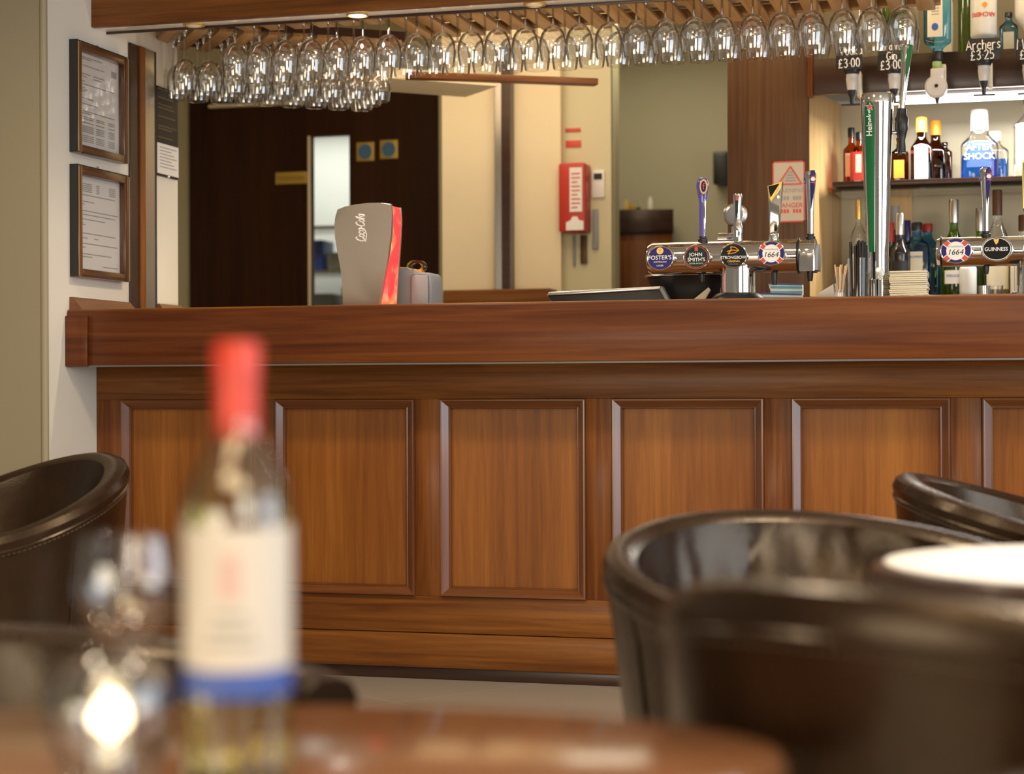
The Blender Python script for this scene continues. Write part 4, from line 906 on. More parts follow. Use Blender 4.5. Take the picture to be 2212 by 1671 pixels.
bm = B(); lathe(bm, [(.085, 0), (.08, .008), (.052, .012)], 36, (.13, 0, 0)); link('base', bm, M['black'], f2)
x = (2068 - 2130) * k; b_, y_ = badge(f2, x, zr(543), 33 * k, 27 * k, -R, M['navy'], k); shield_print(b_, x, zr(543), y_, k * 1.05)
x = (2153 - 2130) * k; b_, y_ = badge(f2, x, zr(541), 33 * k, 27 * k, -R, M['blackenamel'], k)
text(b_, 'GUINNESS', 11.5 * k, M['white'], (x - 1 * k, y_ - .001, zr(541) - .5 * k), bold=.012, sx=.9)
bm = prism(B(), [(x - 7 * k, zr(541) + 21 * k), (x + 5 * k, zr(541) + 21 * k), (x + 3 * k, zr(541) + 14 * k), (x - 1 * k, zr(541) + 9 * k), (x - 4 * k, zr(541) + 14 * k)], 'Y', y_ - .001, y_); link('gold_harp', bm, M['gold'], b_, False)
bm = B(); tube(bm, [(x + 29 * k * math.cos(a), y_ - .0002, zr(541) + 23.5 * k * math.sin(a)) for a in [2 * PI * i / 40 for i in range(40)]], .0012, 6, True); link('white_ring', bm, M['white'], b_)
x = (2240 - 2130) * k; b_, y_ = badge(f2, x, zr(541), 33 * k, 27 * k, -R, paint('maroon_enamel', (.25, .03, .06), .15, coat=.5), k)
hx = 0; z0 = zc + R - .003; collar(f2, hx, z0, k); blade_handle(f2, hx, z0 + 10 * k, k, zr(362) - z0 - 10 * k)
hx = (2222 - 2130) * k; collar(f2, hx, z0, k, mat='steel')
bm = prism(B(), [(hx - 5 * k, z0 + 12 * k), (hx + 6 * k, z0 + 12 * k), (hx + 12 * k, z0 + 60 * k), (hx + 14 * k, zr(355)), (hx + 8 * k, zr(345)), (hx - 10 * k, zr(345)), (hx - 15 * k, zr(355)), (hx - 14 * k, z0 + 60 * k)], 'Y', -.012, .012, .003); hd = link('tap_handle', bm, M['blackenamel'], f2)
bm = B(); tube(bm, [(hx - 14 * k, -.012, z0 + 60 * k), (hx - 15 * k, -.012, zr(356)), (hx - 9 * k, -.012, zr(346))], .0022, 6); link('gold_edge', bm, M['gold'], hd)
bm = B()
for i in range(9): box(bm, (hx - 11 * k, -.0135, z0 + (66 + 8 * i) * k), (hx - 5 * k, -.012, z0 + (70 + 8 * i) * k))
link('gold_pattern', bm, M['gold'], hd, False)
for px in (2130, 2208):
    x = (px - 2130) * k; bm = B(); lathe(bm, [(5 * k, -17 * k), (6.5 * k, -8 * k), (7 * k, .01)], 16, (x, .005, zc - R)); link('nozzle', bm, M['black'], f2)
# ------------------------------------------------------------------ straws, stirrers, coasters
YJ = 5.33; p = W(1855, 630, YJ); k = mpp(1855, YJ)
t = thing('straw_tumbler', 'clear tumbler full of black straws beside the tall tower', 'glass', (p.x, YJ, ZT))
bm = B(); lathe(bm, [(22 * k, 0), (24 * k, 90 * k), (22.8 * k, 90 * k), (20.8 * k, 6 * k), (.0005, 6 * k)], 32); link('tumbler', bm, glass('tumbler_glass', (.97, .97, .97), .6, .03, .02), t)
bm = B(); lathe(bm, [(21 * k, .002), (21.5 * k, 6 * k)], 28); link('glass_base', bm, M['glass'], t)
def stick(name, lb, cat, grp, base, top, r, mat):
    bm = B(); base, top = Vector(base), Vector(top); tube(bm, [(0, 0, 0), top - base], r, 7)
    o = link(name, bm, mat, None, True, base); return tag(o, lb, cat, grp)
for i in range(22):
    a = random.uniform(0, 2 * PI); rr = math.sqrt(random.random()); b_ = (p.x + 17 * k * rr * math.cos(a), YJ + 17 * k * rr * math.sin(a), ZT + 7 * k)
    a2 = a + random.uniform(-.3, .3); t_ = (p.x + 18 * k * rr * math.cos(a2), YJ + 18 * k * rr * math.sin(a2), ZT + (122 + random.uniform(-6, 7)) * k)
    stick('straw', 'thin black straw standing in the clear tumbler', 'straw', 'black straws in the tumbler', b_, t_, 2.9 * k, M['blackcard'])
p = W(1814, 632, 5.33)
t = thing('stirrer_glass', 'small shot glass of wooden stirrers left of the straws', 'glass', (p.x, 5.33, ZT))
bm = B(); lathe(bm, [(12 * k, 0), (12 * k, 14 * k), (13 * k, 28 * k), (17 * k, 55 * k), (16 * k, 55 * k), (12 * k, 28 * k), (10 * k, 18 * k), (.0005, 17 * k)], 28); link('shot_glass', bm, M['wineglass'], t)
for i in range(15):
    a = random.uniform(0, 2 * PI); rr = math.sqrt(random.random()); b_ = (p.x + 8 * k * rr * math.cos(a), 5.33 + 8 * k * rr * math.sin(a), ZT + 19 * k)
    t_ = (p.x + 18 * k * rr * math.cos(a), 5.33 + 14 * k * rr * math.sin(a), ZT + (76 + random.uniform(-5, 2)) * k)
    stick('stirrer', 'thin pale wooden stirrer standing in the shot glass', 'stirrer', 'wooden stirrers in the shot glass', b_, t_, 1.5 * k, M['stick'])
p = W(1963, 632, 5.36); k = mpp(1963, 5.36)
nm = 14; hm = 62 * k / nm
o0 = link('beer_mat', bbox((-40 * k, -.05, 0), (40 * k, .05, hm * .88), .0012), M['cream_paper'], None, True, (p.x, 5.39, ZT)); tag(o0, 'pale square beer mat in the stack beside the tall tower', 'beer mat', 'stack of beer mats')
for i in range(1, nm):
    o = o0.copy(); C.objects.link(o); o.location = (p.x + random.uniform(-2, 2) * k, 5.39 + random.uniform(-.003, .003), ZT + i * hm); o.rotation_euler = (0, 0, random.uniform(-.03, .03))
    if i == nm - 1: o['label'] = 'pale square beer mat on top of the stack beside the tall tower'
p = W(1780, 640, 5.62); k = mpp(1780, 5.62)
o = link('paper_stack', prism(B(), [(-14 * k, 0), (38 * k, 0), (38 * k, 46 * k), (24 * k, 46 * k), (-12 * k, 24 * k)], 'Y', 0, .08, .004), M['paper'], None, True, (p.x, 5.60, ZT)); tag(o, 'white paper carton behind the wooden stirrers', 'carton')
# steel tot measure and shot glass near the right font
YQ = 5.5; p = W(2126, 634, YQ); k = mpp(2126, YQ)
bm = B(); lathe(bm, [(12 * k, 0), (13 * k, 32 * k), (12 * k, 32 * k), (11 * k, 3 * k)], 24); tag(link('spirit_measure', bm, M['steel'], None, True, (p.x, YQ, ZT)), 'small steel spirit measure under the right beer font', 'measure')
p = W(2150, 634, YQ); bm = B(); lathe(bm, [(14 * k, 0), (17 * k, 32 * k), (16 * k, 32 * k), (12 * k, 5 * k), (.0005, 5 * k)], 24); tag(link('shot_tumbler', bm, M['wineglass'], None, True, (p.x, YQ, ZT)), 'small clear shot glass under the right beer font', 'glass')
p = W(2200, 636, YQ); bm = prism(B(), [(-28 * k, 0), (.12, 0), (.12, 20 * k), (-12 * k, 20 * k)], 'Y', 0, .12, .003); tag(link('drip_tray', bm, M['black'], None, True, (p.x, 5.56, ZT)), 'black drip tray on the bar behind the right beer font', 'tray')
# ------------------------------------------------------------------ bottles of the back bar
def bottle(label, loc, H_, R_, glassm, capm, nr=.014, sh=.62, nk=.78, capz=.88, sq=None, sy=1.0, lab=None, lab2=None, liquid=None, grp=None, flip=False, name='bottle', cat='bottle', words=None, capr=1.15):
    """lab: (z0, z1, half angle, material) as fractions of height; sq: superellipse power"""
    t = thing(name, label, cat, loc, 0, grp); sec = superell(sq) if sq else None
    if flip: t.rotation_euler = (PI, 0, PI)
    pr = [(R_ * .90, 0), (R_ * .98, .01 * H_), (R_, .03 * H_), (R_, sh * H_)]
    for i in range(1, 7):
        f = i / 6; pr.append((nr + (R_ - nr) * (1 + math.cos(PI * f)) / 2, (sh + (nk - sh) * f) * H_))
    pr.append((nr, capz * H_)); pr.append((nr * 1.0, .985 * H_))
    bm = B(); rows_ = []
    def sec_at(r): return sec if (sec and r > nr * 1.5) else None
    n = 32; rings = []
    for r, z in pr:
        ring = []
        w_ = 0 if not sec else max(0, min(1, (r - nr) / (R_ - nr)))
        for i in range(n):
            a = 2 * PI * i / n; kq = 1 + ((sec(a) - 1) * w_ if sec else 0)
            ring.append(bm.verts.new((r * kq * math.cos(a), r * kq * math.sin(a) * (sy if r > nr * 1.3 else 1), z)))
        rings.append(ring)
    for a, b in zip(rings, rings[1:]):
        for i in range(n): bm.faces.new((a[i], a[(i + 1) % n], b[(i + 1) % n], b[i]))
    bm.faces.new(rings[0][::-1]); bm.faces.new(rings[-1])
    body = link('glass_body', bm, glassm, t)
    if liquid:
        bm = B(); lathe(bm, [(R_ * .86, .012 * H_), (R_ * .94, .03 * H_), (R_ * .94, liquid[0] * H_)], 32, sec=sec, sy=sy); link('liquid', bm, liquid[1], t)
    bm = B(); lathe(bm, [(nr * capr, capz * H_), (nr * capr, .985 * H_), (nr * capr * .9, H_)], 20); link('cap', bm, capm, t)
    for L_ in (lab, lab2):
        if L_:
            bm = B(); 
            curved_patch(bm, R_ * 1.004, L_[0] * H_, L_[1] * H_, L_[2], sec=sec, th=.0008)
            for v in bm.verts: v.co.y *= sy
            lp = link('paper_label', bm, L_[3], t)
            if words and L_ is lab:
                for (w_, sz, zf, mt) in words:
                    text(lp, w_, sz, mt, (0, -R_ * 1.004 * sy * (sec(-PI / 2) if sec else 1) - .0012, zf * H_), rot=PI if False else 0, bendR=None if sec else R_ * 1.02)
    return t
YBt = 6.74
def at(px, Y): return wx(px, Y)
k = mpp(2000, YBt)
# upper shelf
zs = zsh
bottle('amber whisky bottle at the left end of the lit shelf', (at(1841, 6.78), 6.78, zs), 128 * k, 17 * k, M['amber'], M['black'], .011, .60, .74, .84, 5, lab=(.15, .55, .6, M['cream_paper']), liquid=(.6, glass('whisky', (.72, .25, .04), .5)))
bottle('red labelled whisky bottle on the shelf beside the tower', (at(1858, YBt - .03), YBt - .03, zs), 112 * k, 19 * k, M['amber'], M['black'], .011, .62, .74, .84, 5, lab=(.05, .6, .9, M['red']), lab2=(.2, .55, .3, M['cream_paper']))
bottle('dark glass bottle on the shelf behind the tower tap', (at(1945, YBt), YBt, zs), 96 * k, 20 * k, M['brownglass'], M['orange'], .011, .66, .82, .88, 4, lab=(.1, .5, .5, M['amber_gold']))
bottle('brown square liqueur bottle with orange cap and white label', (at(1993, YBt - .05), YBt - .05, zs), 136 * k, 23 * k, M['brownglass'], M['orange'], .0165, .50, .70, .77, 5, lab=(.02, .52, .55, M['paper']), words=[('COINTREAU', 8 * k, .44, M['redprint'])], grp='orange capped bottles')
bottle('brown square liqueur bottle with orange cap, second behind the labelled one', (at(2023, YBt + .05), YBt + .05, zs), 136 * k, 23 * k, M['brownglass'], M['orange'], .0165, .50, .70, .77, 5, grp='orange capped bottles')
bottle('plain dark bottle right of the orange capped bottles', (at(2043, YBt + .09), YBt + .09, zs), 92 * k, 16 * k, M['brownglass'], M['brownglass'], .010, .74, .88, .92, 5)
bl = M['blueliquid']
bottle('white capped bottle of bright blue liqueur on the shelf', (at(2118, YBt - .04), YBt - .04, zs), 148 * k, 39 * k, M['glass'], M['white'], .030, .48, .68, .70, 4, .7, lab=(.16, .52, .60, M['blueprint']), liquid=(.34, bl), words=[('AFTER', 19 * k, .44, M['white']), ('SHOCK', 19 * k, .31, M['white'])], capr=1.0)
bottle('second blue liqueur bottle behind the white capped one', (at(2150, YBt + .08), YBt + .08, zs), 110 * k, 30 * k, M['glass'], M['white'], .020, .60, .78, .82, 4, .7, liquid=(.45, bl))
bottle('clear square bottle with black print at the right end of the shelf', (at(2222, YBt - .05), YBt - .05, zs), 178 * k, 29 * k, M['glass'], M['black'], .012, .60, .78, .88, 6, lab=(.08, .62, .7, M['paper']))
# back counter, lower row
zc_ = 1.19
k = mpp(2000, YBt)
bottle('tan capped clear bottle low behind the tower on its left', (at(1856, YBt), YBt, zc_), 215 * k, 17 * k, M['glass'], M['gold'], .009, .62, .78, .80, lab=(.1, .45, .9, M['cream_paper']))
for px, y_, h, r_, gm, cm, lb in ((1935, 6.75, 200, 18, 'darkbottle', 'grey_pl', 'dark bottle with olive capsule behind the tower foot'), (1924, 6.68, 160, 16, 'darkbottle', 'red', 'dark bottle with red capsule behind the tower foot'), (1945, 6.605, 175, 19, 'darkbottle', 'steel', 'dark bottle with silver capsule behind the tower foot'), (1960, 6.83, 172, 20, 'darkbottle', 'navy', 'dark bottle with navy capsule left of the pale blue bottles')):
    bottle(lb, (at(px, y_), y_, zc_), h * k, r_ * k, M[gm], M[cm], 8 * k, .50, .70, .74, grp='dark bottles behind the tower', lab=(.12, .42, 1.0, M['cream_paper'] if px == 1943 else M['blackcard']))
bottle('pale blue square gin bottle with cream label on the back counter', (at(1982, 6.70), 6.70, zc_), 160 * k, 29 * k, M['blueglass'], M['black'], 10 * k, .66, .84, .90, 5, .8, lab=(.12, .60, .42, M['cream_paper']), words=[('BOMBAY', 7 * k, .53, M['blueprint'])], grp='blue gin bottles')
bottle('pale blue gin bottle behind the one with a cream label', (at(2005, 6.86), 6.86, zc_), 165 * k, 30 * k, M['blueglass'], M['red'], 10 * k, .66, .84, .90, 5, .8, grp='blue gin bottles')
bottle('green bottle with silver neck foil and white label left under the shelf', (at(2062, 6.66), 6.66, zc_), 204 * k, 27 * k, M['greenglass'], M['steel'], 9 * k, .47, .70, .76, lab=(.12, .26, .75, M['paper']), words=[('PERNOD', 8 * k, .20, M['blueprint'])])
bottle('green bottle behind the right font handle', (at(2118, 6.76), 6.76, zc_), 190 * k, 26 * k, M['greenglass'], M['steel'], 8 * k, .44, .68, .74)
bottle('clear tall bottle with brown capsule right of the font handle', (at(2156, 6.66), 6.66, zc_), 222 * k, 28 * k, M['glass'], M['dark_z'], 9 * k, .45, .74, .76, lab=(.05, .30, .9, M['cream_paper']), liquid=(.3, glass('pale_spirit', (.9, .82, .55), .5)))
bottle('brown capped clear bottle at the right frame edge', (at(2212, 6.7), 6.7, zc_), 170 * k, 26 * k, M['glass'], M['dark_z'], 9 * k, .50, .76, .80)
bottle('white jug bottle under the right beer font', (at(2092, 6.62), 6.62, zc_), 90 * k, 18 * k, M['frost'], M['white'], 9 * k, .60, .8, .86)
for i, px in enumerate((2188, 2198, 2208, 2218)):
    o = link('paperback', bbox((-4.2 * k, 0, 0), (4.2 * k, .15, (88 - 4 * (i % 2)) * k), .002), M[('cream_paper', 'paper', 'grey_pl', 'cream_paper')[i]], None, True, (at(px, 6.56), 6.58, zc_)); tag(o, ('cream book first of the row under the right font', 'white book second of the row under the right font', 'grey book third of the row under the right font', 'cream book last of the row under the right font')[i], 'book', 'books under the right font')
# bottles standing on the pelmet shelf
k = mpp(2100, 6.62)
for px, h, r_, gm, cm, lb in ((1976, 200, 12, 'glass', 'black', 'clear bottle on the high shelf left of the hanging blue bottle'), (2042, 190, 20, 'cream_paper', 'cream_paper', 'cream carton bottle on the high shelf behind the hanging blue bottle'), (2090, 200, 17, 'greenglass', 'black', 'green bottle on the high shelf left of the hanging white bottle'), (2182, 101, 20, 'blueglass', 'black', 'blue square bottle on the high shelf at the right')):
    bottle(lb, (at(px, 6.66), 6.66, zp1), h * k, r_ * k, M[gm], M[cm], 7 * k, .66, .84, .9, 5 if px in (2182, 2042) else None, lab=(.1, .55, .5, M['cream_paper']) if px == 2182 else None, grp='bottles on the high shelf')
# ------------------------------------------------------------------ spirit optics on the pelmet
YO = 6.36
def optic(px, ytop, ybot, label, roundm=False, bar_=True):
    k = mpp(px, YO); zt2 = W(px, ytop, YO).z; zb2 = W(px, ybot, YO).z; h = zt2 - zb2
    t = thing('spirit_optic', label, 'optic', (wx(px, YO), YO, zb2))
    link('bracket', bbox((9 * k, .02, h * .30), (18 * k, 6.449 - YO, h * .95), .002), M['cream_paper'], t)
    if roundm:
        bm = B(); lathe(bm, [(20 * k, -.022), (24 * k, -.016), (24 * k, .016), (20 * k, .022)], 32, (-2 * k, 0, h * .38), axis='Y'); link('round_measure', bm, M['greyplastic_clear'], t)
        bm = B(); box(bm, (-14 * k, -.02, h * .5), (16 * k, .02, h * .82), .006); link('measure_top', bm, M['greyplastic_clear'], t)
        bm = B(); lathe(bm, [(8 * k, h * .80), (10 * k, h * .83), (10 * k, h * .98), (8 * k, h)], 20); link('green_ring', bm, paint('pale_green_plastic', (.30, .42, .16), .4), t)
        bm = B(); lathe(bm, [(3 * k, 0), (5 * k, h * .1), (6 * k, h * .2), (12 * k, h * .28)], 16); link('spout', bm, M['black'], t)
        bm = B(); tube(bm, [(-1 * k, -.024, h * .38), (-1 * k, -.028, h * .38)], 4 * k, 12); link('stud', bm, M['chrome'], t)
    else:
        bm = B(); lathe(bm, [(10 * k, h * .42), (13 * k, h * .72), (12 * k, h * .80), (14 * k, h * .86)], 20); link('measure', bm, M['greyplastic_clear'], t)
        bm = B(); lathe(bm, [(14 * k, h * .84), (18 * k, h * .94), (18 * k, h)], 20); link('top_collar', bm, M['black'], t)
        bm = B(); lathe(bm, [(3 * k, .002), (5 * k, h * .12), (4 * k, h * .2), (8 * k, h * .3), (10 * k, h * .43)], 16); link('spout', bm, M['black'], t)
        if bar_: link('glass_rest', bbox((-22 * k, -.03, 0), (24 * k, -.004, .004), .001), M['black'], t)
    return t
optic(1843, 148, 229, 'spirit optic left of the tall tower')
optic(1934, 148, 224, 'spirit optic behind the tall tower handle')
optic(2027, 132, 222, 'round grey spirit optic under the hanging blue bottle', True)
optic(2128, 130, 208, 'spirit optic under the price card below the white bottle')
optic(2224, 128, 205, 'spirit optic at the right frame edge')
def card(px0, px1, py0, py1, lines, label, rot=.03):
    y = YO - .055; pc = W((px0 + px1) / 2, py1, y); k = mpp((px0 + px1) / 2, y); w = (px1 - px0) / 2 * k; h = (py1 - py0) * k
    t = thing('price_card', label, 'sign', (pc.x, y, pc.z))
    link('card', bbox((-w, 0, 0), (w, .004, h), .002), M['blackcard'], t)
    link('clip', bbox((-.012, .004, h * .3), (.012, .03, h * .7), .002), M['black'], t)
    bm = B()
    for (s, cx_, cz_, sz) in lines: strokes(bm, s, cx_ * k, h * cz_, sz * k, 1.25 * k, -.0006, .2, rot)
    link('lettering', bm, M['chalk'], t); return t
card(1806, 1862, 84, 150, [('Vodka', 4, .58, 14), ('£3.00', 0, .18, 15)], 'black price card chalked in white left of the tall tower')
card(1896, 1950, 84, 150, [('Gordons', 0, .72, 11.5), ('Gin', 3, .42, 13), ('£3.00', 2, .12, 15)], 'black price card chalked in white behind the tower handle')
card(2089, 2159, 82, 130, [('Archers', 0, .66, 15.5), ('£3.25', -2, .2, 16)], 'black price card chalked in white under the hanging white bottle')
card(2196, 2262, 82, 126, [('Malibu'[:1] + 'alib'[:1] + 'l', -16, .66, 15)] if False else [('M', -24, .66, 17), ('£3.25', -2, .16, 15)], 'black price card chalked in white at the right frame edge')
# bottles hanging neck down in the optics
k = mpp(2028, YO)
def hung(px, pyneck, H_, R_, gm, label, **kw):
    kk = mpp(px, YO); z = W(px, pyneck, YO).z
    t = bottle(label, (wx(px, YO), YO, z + H_ * kk), H_ * kk, R_ * kk, gm, kw.pop('cap', M['black']), flip=True, grp='bottles hanging in the optics', **kw); return t
t = hung(2028, 131, 215, 29, M['blueglass'], 'pale blue gin bottle hanging neck down in the round optic', nr=11 * k, sh=.80, nk=.90, capz=.91, sq=5, sy=.8)
sec5 = superell(5)
fr = -29 * k * .8 - .002
tb = thing('bottle_label', 'x', 'x') if False else None
lb_ = link('paper_label', prism(B(), [(-20 * k, .06), (12 * k, .06), (12 * k, .06 + .0)], 'Y', 0, .001) if False else bbox((-12 * k, fr - .0015, 215 * k * .10), (20 * k, fr + .001, 215 * k * .78), .0005), M['cream_paper'], t)
bm = B(); ellipse(bm, 4 * k, 215 * k * .68, 7 * k, 8 * k, fr - .0025, fr - .0015); link('blue_roundel', bm, M['blueprint'], lb_, True)
bm = B()
for i in range(6): box(bm, (-5 * k, fr - .0022, 215 * k * (.40 + .03 * i)), (11 * k, fr - .0015, 215 * k * (.41 + .03 * i)))
link('print', bm, M['print'], lb_, False)
t = hung(2128, 130, 180, 28, M['frost'], 'frosted white bottle hanging neck down above a price card', nr=11 * k, sh=.70, nk=.80, capz=.88, cap=M['white'])
bm = text_bm('ARCHERS', 13 * k, bold=.02); 
for v in bm.verts:
    x, y, z = v.co; a = x / (28 * k); rr = 28 * k + .001 + z; v.co = (rr * math.sin(a), -rr * math.cos(a), 180 * k * .47 + y)
link('lettering', bm, M['redprint'], t, False)
link('orange_dot', ellipse(B(), -3 * k, 180 * k * .36, 5 * k, 5.5 * k, -28 * k - .0012, -28 * k + .0005), M['orange'], t)
hung(2230, 125, 190, 34, M['frost'], 'white bottle hanging neck down at the right frame edge', nr=11 * k, sh=.50, nk=.74, capz=.86, cap=M['white'])
hung(1843, 148, 215, 26, M['glass'], 'clear bottle hanging neck down behind the row of wine glasses', nr=10 * k, sh=.52, nk=.72, capz=.86, lab=(.1, .4, .8, M['paper']))
hung(1934, 148, 215, 26, M['greenglass'], 'green bottle hanging neck down behind the row of wine glasses', nr=10 * k, sh=.52, nk=.72, capz=.86, lab=(.1, .4, .8, M['cream_paper']))
# ------------------------------------------------------------------ tables
def round_table(cx, cz, R_, Zt, topmat, label, sy=1.0, rz=0, nm='round_table'):
    x, y = cam2w(cx, cz); t = thing(nm, label, 'table', (x, y, 0), rz)
    bm = B(); lathe(bm, [(R_ - .03, Zt - .030), (R_ - .008, Zt - .028), (R_, Zt - .020), (R_, Zt - .010), (R_ - .006, Zt - .002), (R_ - .016, Zt)], 96, sy=sy); link('table_top', bm, topmat, t)
    bm = B(); lathe(bm, [(.035, .03), (.035, Zt - .03)], 24); link('pedestal', bm, M['black'], t)
    bm = B(); lathe(bm, [(.22, 0), (.22, .012), (.06, .03), (.04, .05)], 40, sy=max(sy, .6)); link('base', bm, M['black'], t)
    return t
ZTB = .60
round_table(-.25, 1.39, .455, ZTB, M['table'], 'oval polished wooden table in the foreground carrying the wine bottle', .46, TH, 'oval_table')
tt = round_table(.715, 2.18, .29, .66, M['dark_x'], 'small round table with a bright reflection painted on its top among the leather chairs')
bm = B(); lathe(bm, [(.268, .66), (.272, .6605), (.272, .6615), (.268, .662)], 80); link('reflection_disc', bm, paint('painted_white_reflection', (.92, .92, .90), .35), tt)  # white disc paints a bright reflection onto the dark table top
# ------------------------------------------------------------------ tub chairs
def tub_chair(cx, cz, fx, fz, label, HB=.70, HA=.60, R_=.33, span=128, th=.058, grooves=0):
    x, y = cam2w(cx, cz); fxw, fyw = cam2w(fx, fz); fa = math.atan2(fyw, fxw)
    t = thing('tub_chair', label, 'chair', (x, y, 0), fa, 'brown leather tub chairs')
    n = 64; rings = []; tops = []
    for i in range(n + 1):
        f = -1 + 2 * i / n; a = PI + math.radians(span) * f             # local +X is the front
        s = (1 + math.cos(PI * min(1, abs(f) * 1.02))) / 2
        h = HA + (HB - HA) * s ** .8
        g = 0
        if grooves:
            ph = (abs(f) * span / 17.0 + .5) % 1
            g = -.018 * math.exp(-((ph - .5) / .10) ** 2)
        end = 1.0
        pr = [(R_ * .84, .14), (R_ * .90, .30), (R_ * .965, .50), (R_ * .995, h - .05), (R_ + .004, h - .022), (R_ - .004, h - .006), (R_ - th * .35, h), (R_ - th * .68, h - .003), (R_ - th * .98, h - .018), (R_ - th * 1.02 - g * .4, h - .05), (R_ - th * 1.35 - g, h - .11), (R_ - th * 2.0 - g, .46), (R_ - th * 2.2, .34), (R_ - th * 2.2, .16)]
        rings.append([(r * math.cos(a), r * math.sin(a), z) for r, z in pr]); tops.append((R_ * .998, a, h - .042))
    bm = B(); V = [[bm.verts.new(p_) for p_ in r] for r in rings]; m_ = len(V[0])
    for p_, q_ in zip(V, V[1:]):
        for j in range(m_): bm.faces.new((p_[j], p_[(j + 1) % m_], q_[(j + 1) % m_], q_[j]))
    for ring, sg_ in ((V[0], -1), (V[-1], 1)):
        f_ = bm.faces.new(ring)
        r_ = bmesh.ops.inset_individual(bm, faces=[f_], thickness=.014, depth=.012)
    sh_ = link('shell', bm, M['leather'], t)
    for p_ in sh_.data.polygons: p_.use_smooth = True
    bm = B(); tube(bm, [(r * math.cos(a) * 1.003, r * math.sin(a) * 1.003, z) for r, a, z in tops], .0035, 6); link('piping', bm, M['leather'], sh_)
    bm = B()
    for r, a, z in tops[::2]: pass
    pts = [(r * 1.004, a, z - .008) for r, a, z in tops]
    for i in range(0, n):
        r0, a0, z0_ = pts[i]; r1, a1, z1_ = pts[i + 1]
        for f in (.1, .6):
            aa, bb_ = a0 + (a1 - a0) * f, a0 + (a1 - a0) * (f + .3); za, zb = z0_ + (z1_ - z0_) * f, z0_ + (z1_ - z0_) * (f + .3)
            tube(bm, [(r0 * math.cos(aa), r0 * math.sin(aa), za), (r0 * math.cos(bb_), r0 * math.sin(bb_), zb)], .0011, 4)
    link('stitching', bm, M['thread'], sh_)
    for i in (12, 52):
        r, a, z = tops[i]; bm = B(); tube(bm, [(R_ * kf * math.cos(a), R_ * kf * math.sin(a), zz_) for kf, zz_ in ((.845, .15), (.905, .30), (.968, .50), (.998, z))], .0022, 5); link('seam', bm, M['leather'], sh_)
    Ri = R_ - th * 1.9
    bm = B(); lathe(bm, [(Ri * .9, .30), (Ri, .33), (Ri, .41), (Ri * .96, .435), (Ri * .6, .45), (.001, .455)], 48); link('seat', bm, M['leather'], t)
    bm = B(); lathe(bm, [(R_ * .82, .13), (R_ * .83, .30)], 40); link('base', bm, M['leather'], t)
    for a in (45, 135, 225, 315):
        a = math.radians(a); bm = B(); lathe(bm, [(.014, 0), (.022, .14)], 14, (R_ * .68 * math.cos(a), R_ * .68 * math.sin(a), 0)); link('leg', bm, M['dark_z'], t)
    return t
tub_chair(-1.265, 4.45, -.8, -.75, 'dark leather tub chair at the left edge before the white wall', .715, .54, .335)
tub_chair(.50, 2.81, .35, -1, 'leather tub chair facing the small bright table', .665, .555, .36, 150, .05, grooves=1)
tub_chair(.445, 1.65, .9, 1, 'near leather tub chair with its dark back to the viewer', .72, .62, .31, th=.05)
tub_chair(1.13, 3.8, 1, -.35, 'farther leather tub chair at the right edge near the bar front', .69, .57, .34)
tub_chair(.545, .91, 1, .0, 'leather tub chair cut off at the bottom right corner', .645, .62, .33)
tub_chair(-.50, 1.96, 1, -.25, 'low leather tub chair across the foreground table at the left', .60, .55, .34, 148)
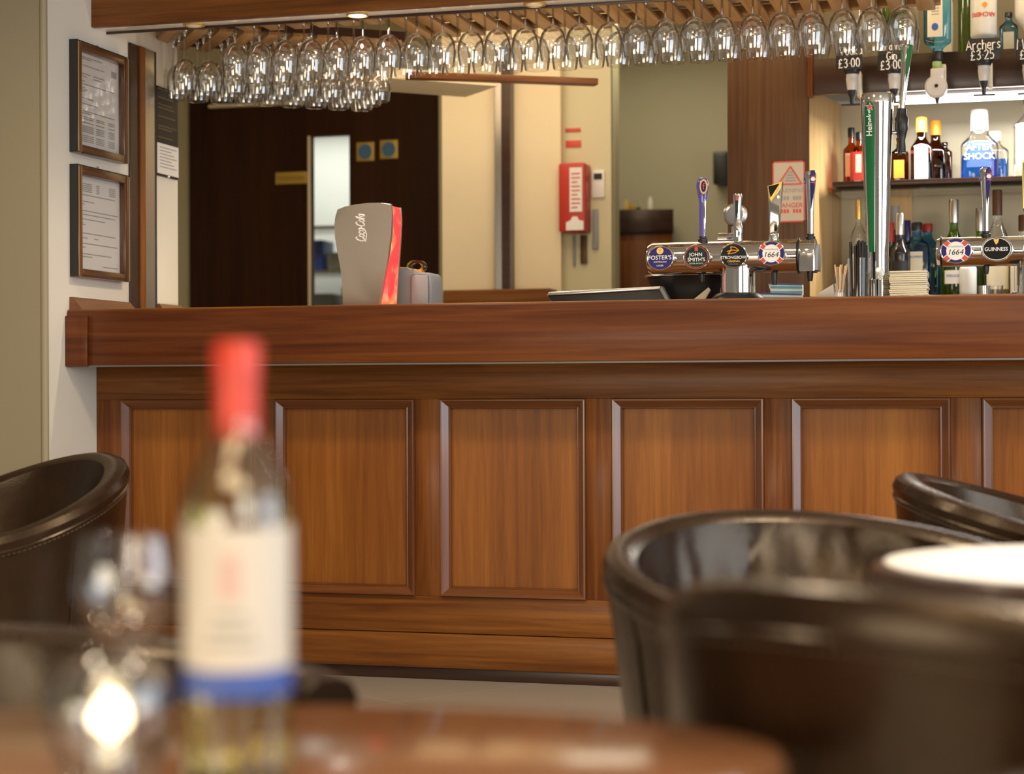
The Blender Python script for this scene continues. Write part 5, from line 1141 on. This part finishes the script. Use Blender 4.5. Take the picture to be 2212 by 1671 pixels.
# ------------------------------------------------------------------ wine bottle and glasses on the table
x, y = cam2w((512 - CX) / F * 1.293, 1.293)
t = thing('wine_bottle', 'tall white wine bottle with red capsule and white label in the foreground', 'bottle', (x, y, ZTB), TH)
prb = [(.034, 0), (.0360, .004), (.0366, .012), (.0366, .178), (.0365, .190), (.0335, .203), (.027, .217), (.0205, .229), (.0165, .241), (.0150, .255), (.0148, .29)]
bm = B(); lathe(bm, prb, 48); link('glass_body', bm, M['oliveglass'], t)
bm = B(); lathe(bm, [(r - .003, z + .004) for r, z in prb[:9]], 40); link('wine', bm, glass('white_wine', (.97, .94, .70), .5, .05, .02), t)
bm = B(); lathe(bm, [(.0158, .237), (.0156, .255), (.0155, .278), (.0168, .279), (.0168, .299), (.0155, .3035), (.010, .3045)], 36); link('capsule', bm, M['capsule'], t)
bm = B(); curved_patch(bm, .0369, .079, .176, 1.75, 32); lp = link('paper_label', bm, paint('ivory_wine_label', (.62, .57, .50), .6), t)
bm = B(); curved_patch(bm, .0370, .060, .079, 1.75, 32); link('blue_band', bm, M['blueprint'], lp)
bm = B(); curved_patch(bm, .0376, .128, .158, .16, 8); link('crest', bm, paint('rose_print', (.62, .40, .36), .5), lp)
bm = B()
for i in range(3): curved_patch(bm, .0376, .095 + .01 * i, .098 + .01 * i, .5 - .1 * i, 8)
link('print', bm, M['print'], lp)
x, y = cam2w((273 - CX) / F * 1.40, 1.40)
t = thing('wine_glass', 'empty upright wine glass left of the wine bottle', 'glass', (x, y, ZTB))
wineglass_parts(t, False, M['wineglass'], .83); t.scale = (1.1, 1.1, .94)
x, y = cam2w((235 - CX) / F * 1.25, 1.25)
t = thing('votive_holder', 'round glass candle holder glowing in front of the wine glass', 'candle holder', (x, y, ZTB))
vg = [(.022, 0), (.024, .004), (.034, .018), (.0415, .040), (.0435, .056), (.041, .074), (.033, .088), (.024, .092), (.023, .091), (.032, .086), (.0395, .073), (.042, .056), (.040, .041), (.032, .020), (.020, .010), (.0005, .009)]
bm = B(); lathe(bm, vg, 40, cap1=False); link('globe', bm, M['wineglass'], t)
bm = B(); lathe(bm, [(.017, .010), (.0175, .026), (.016, .027), (.0155, .024), (.002, .0235)], 24); cd = link('tealight', bm, M['steel'], t)
bm = B(); lathe(bm, [(.0005, .030), (.005, .038), (.0115, .040), (.0125, .046), (.008, .056), (.0005, .064)], 20, (0, 0, .004)); link('flame', bm, M['flame'], cd)
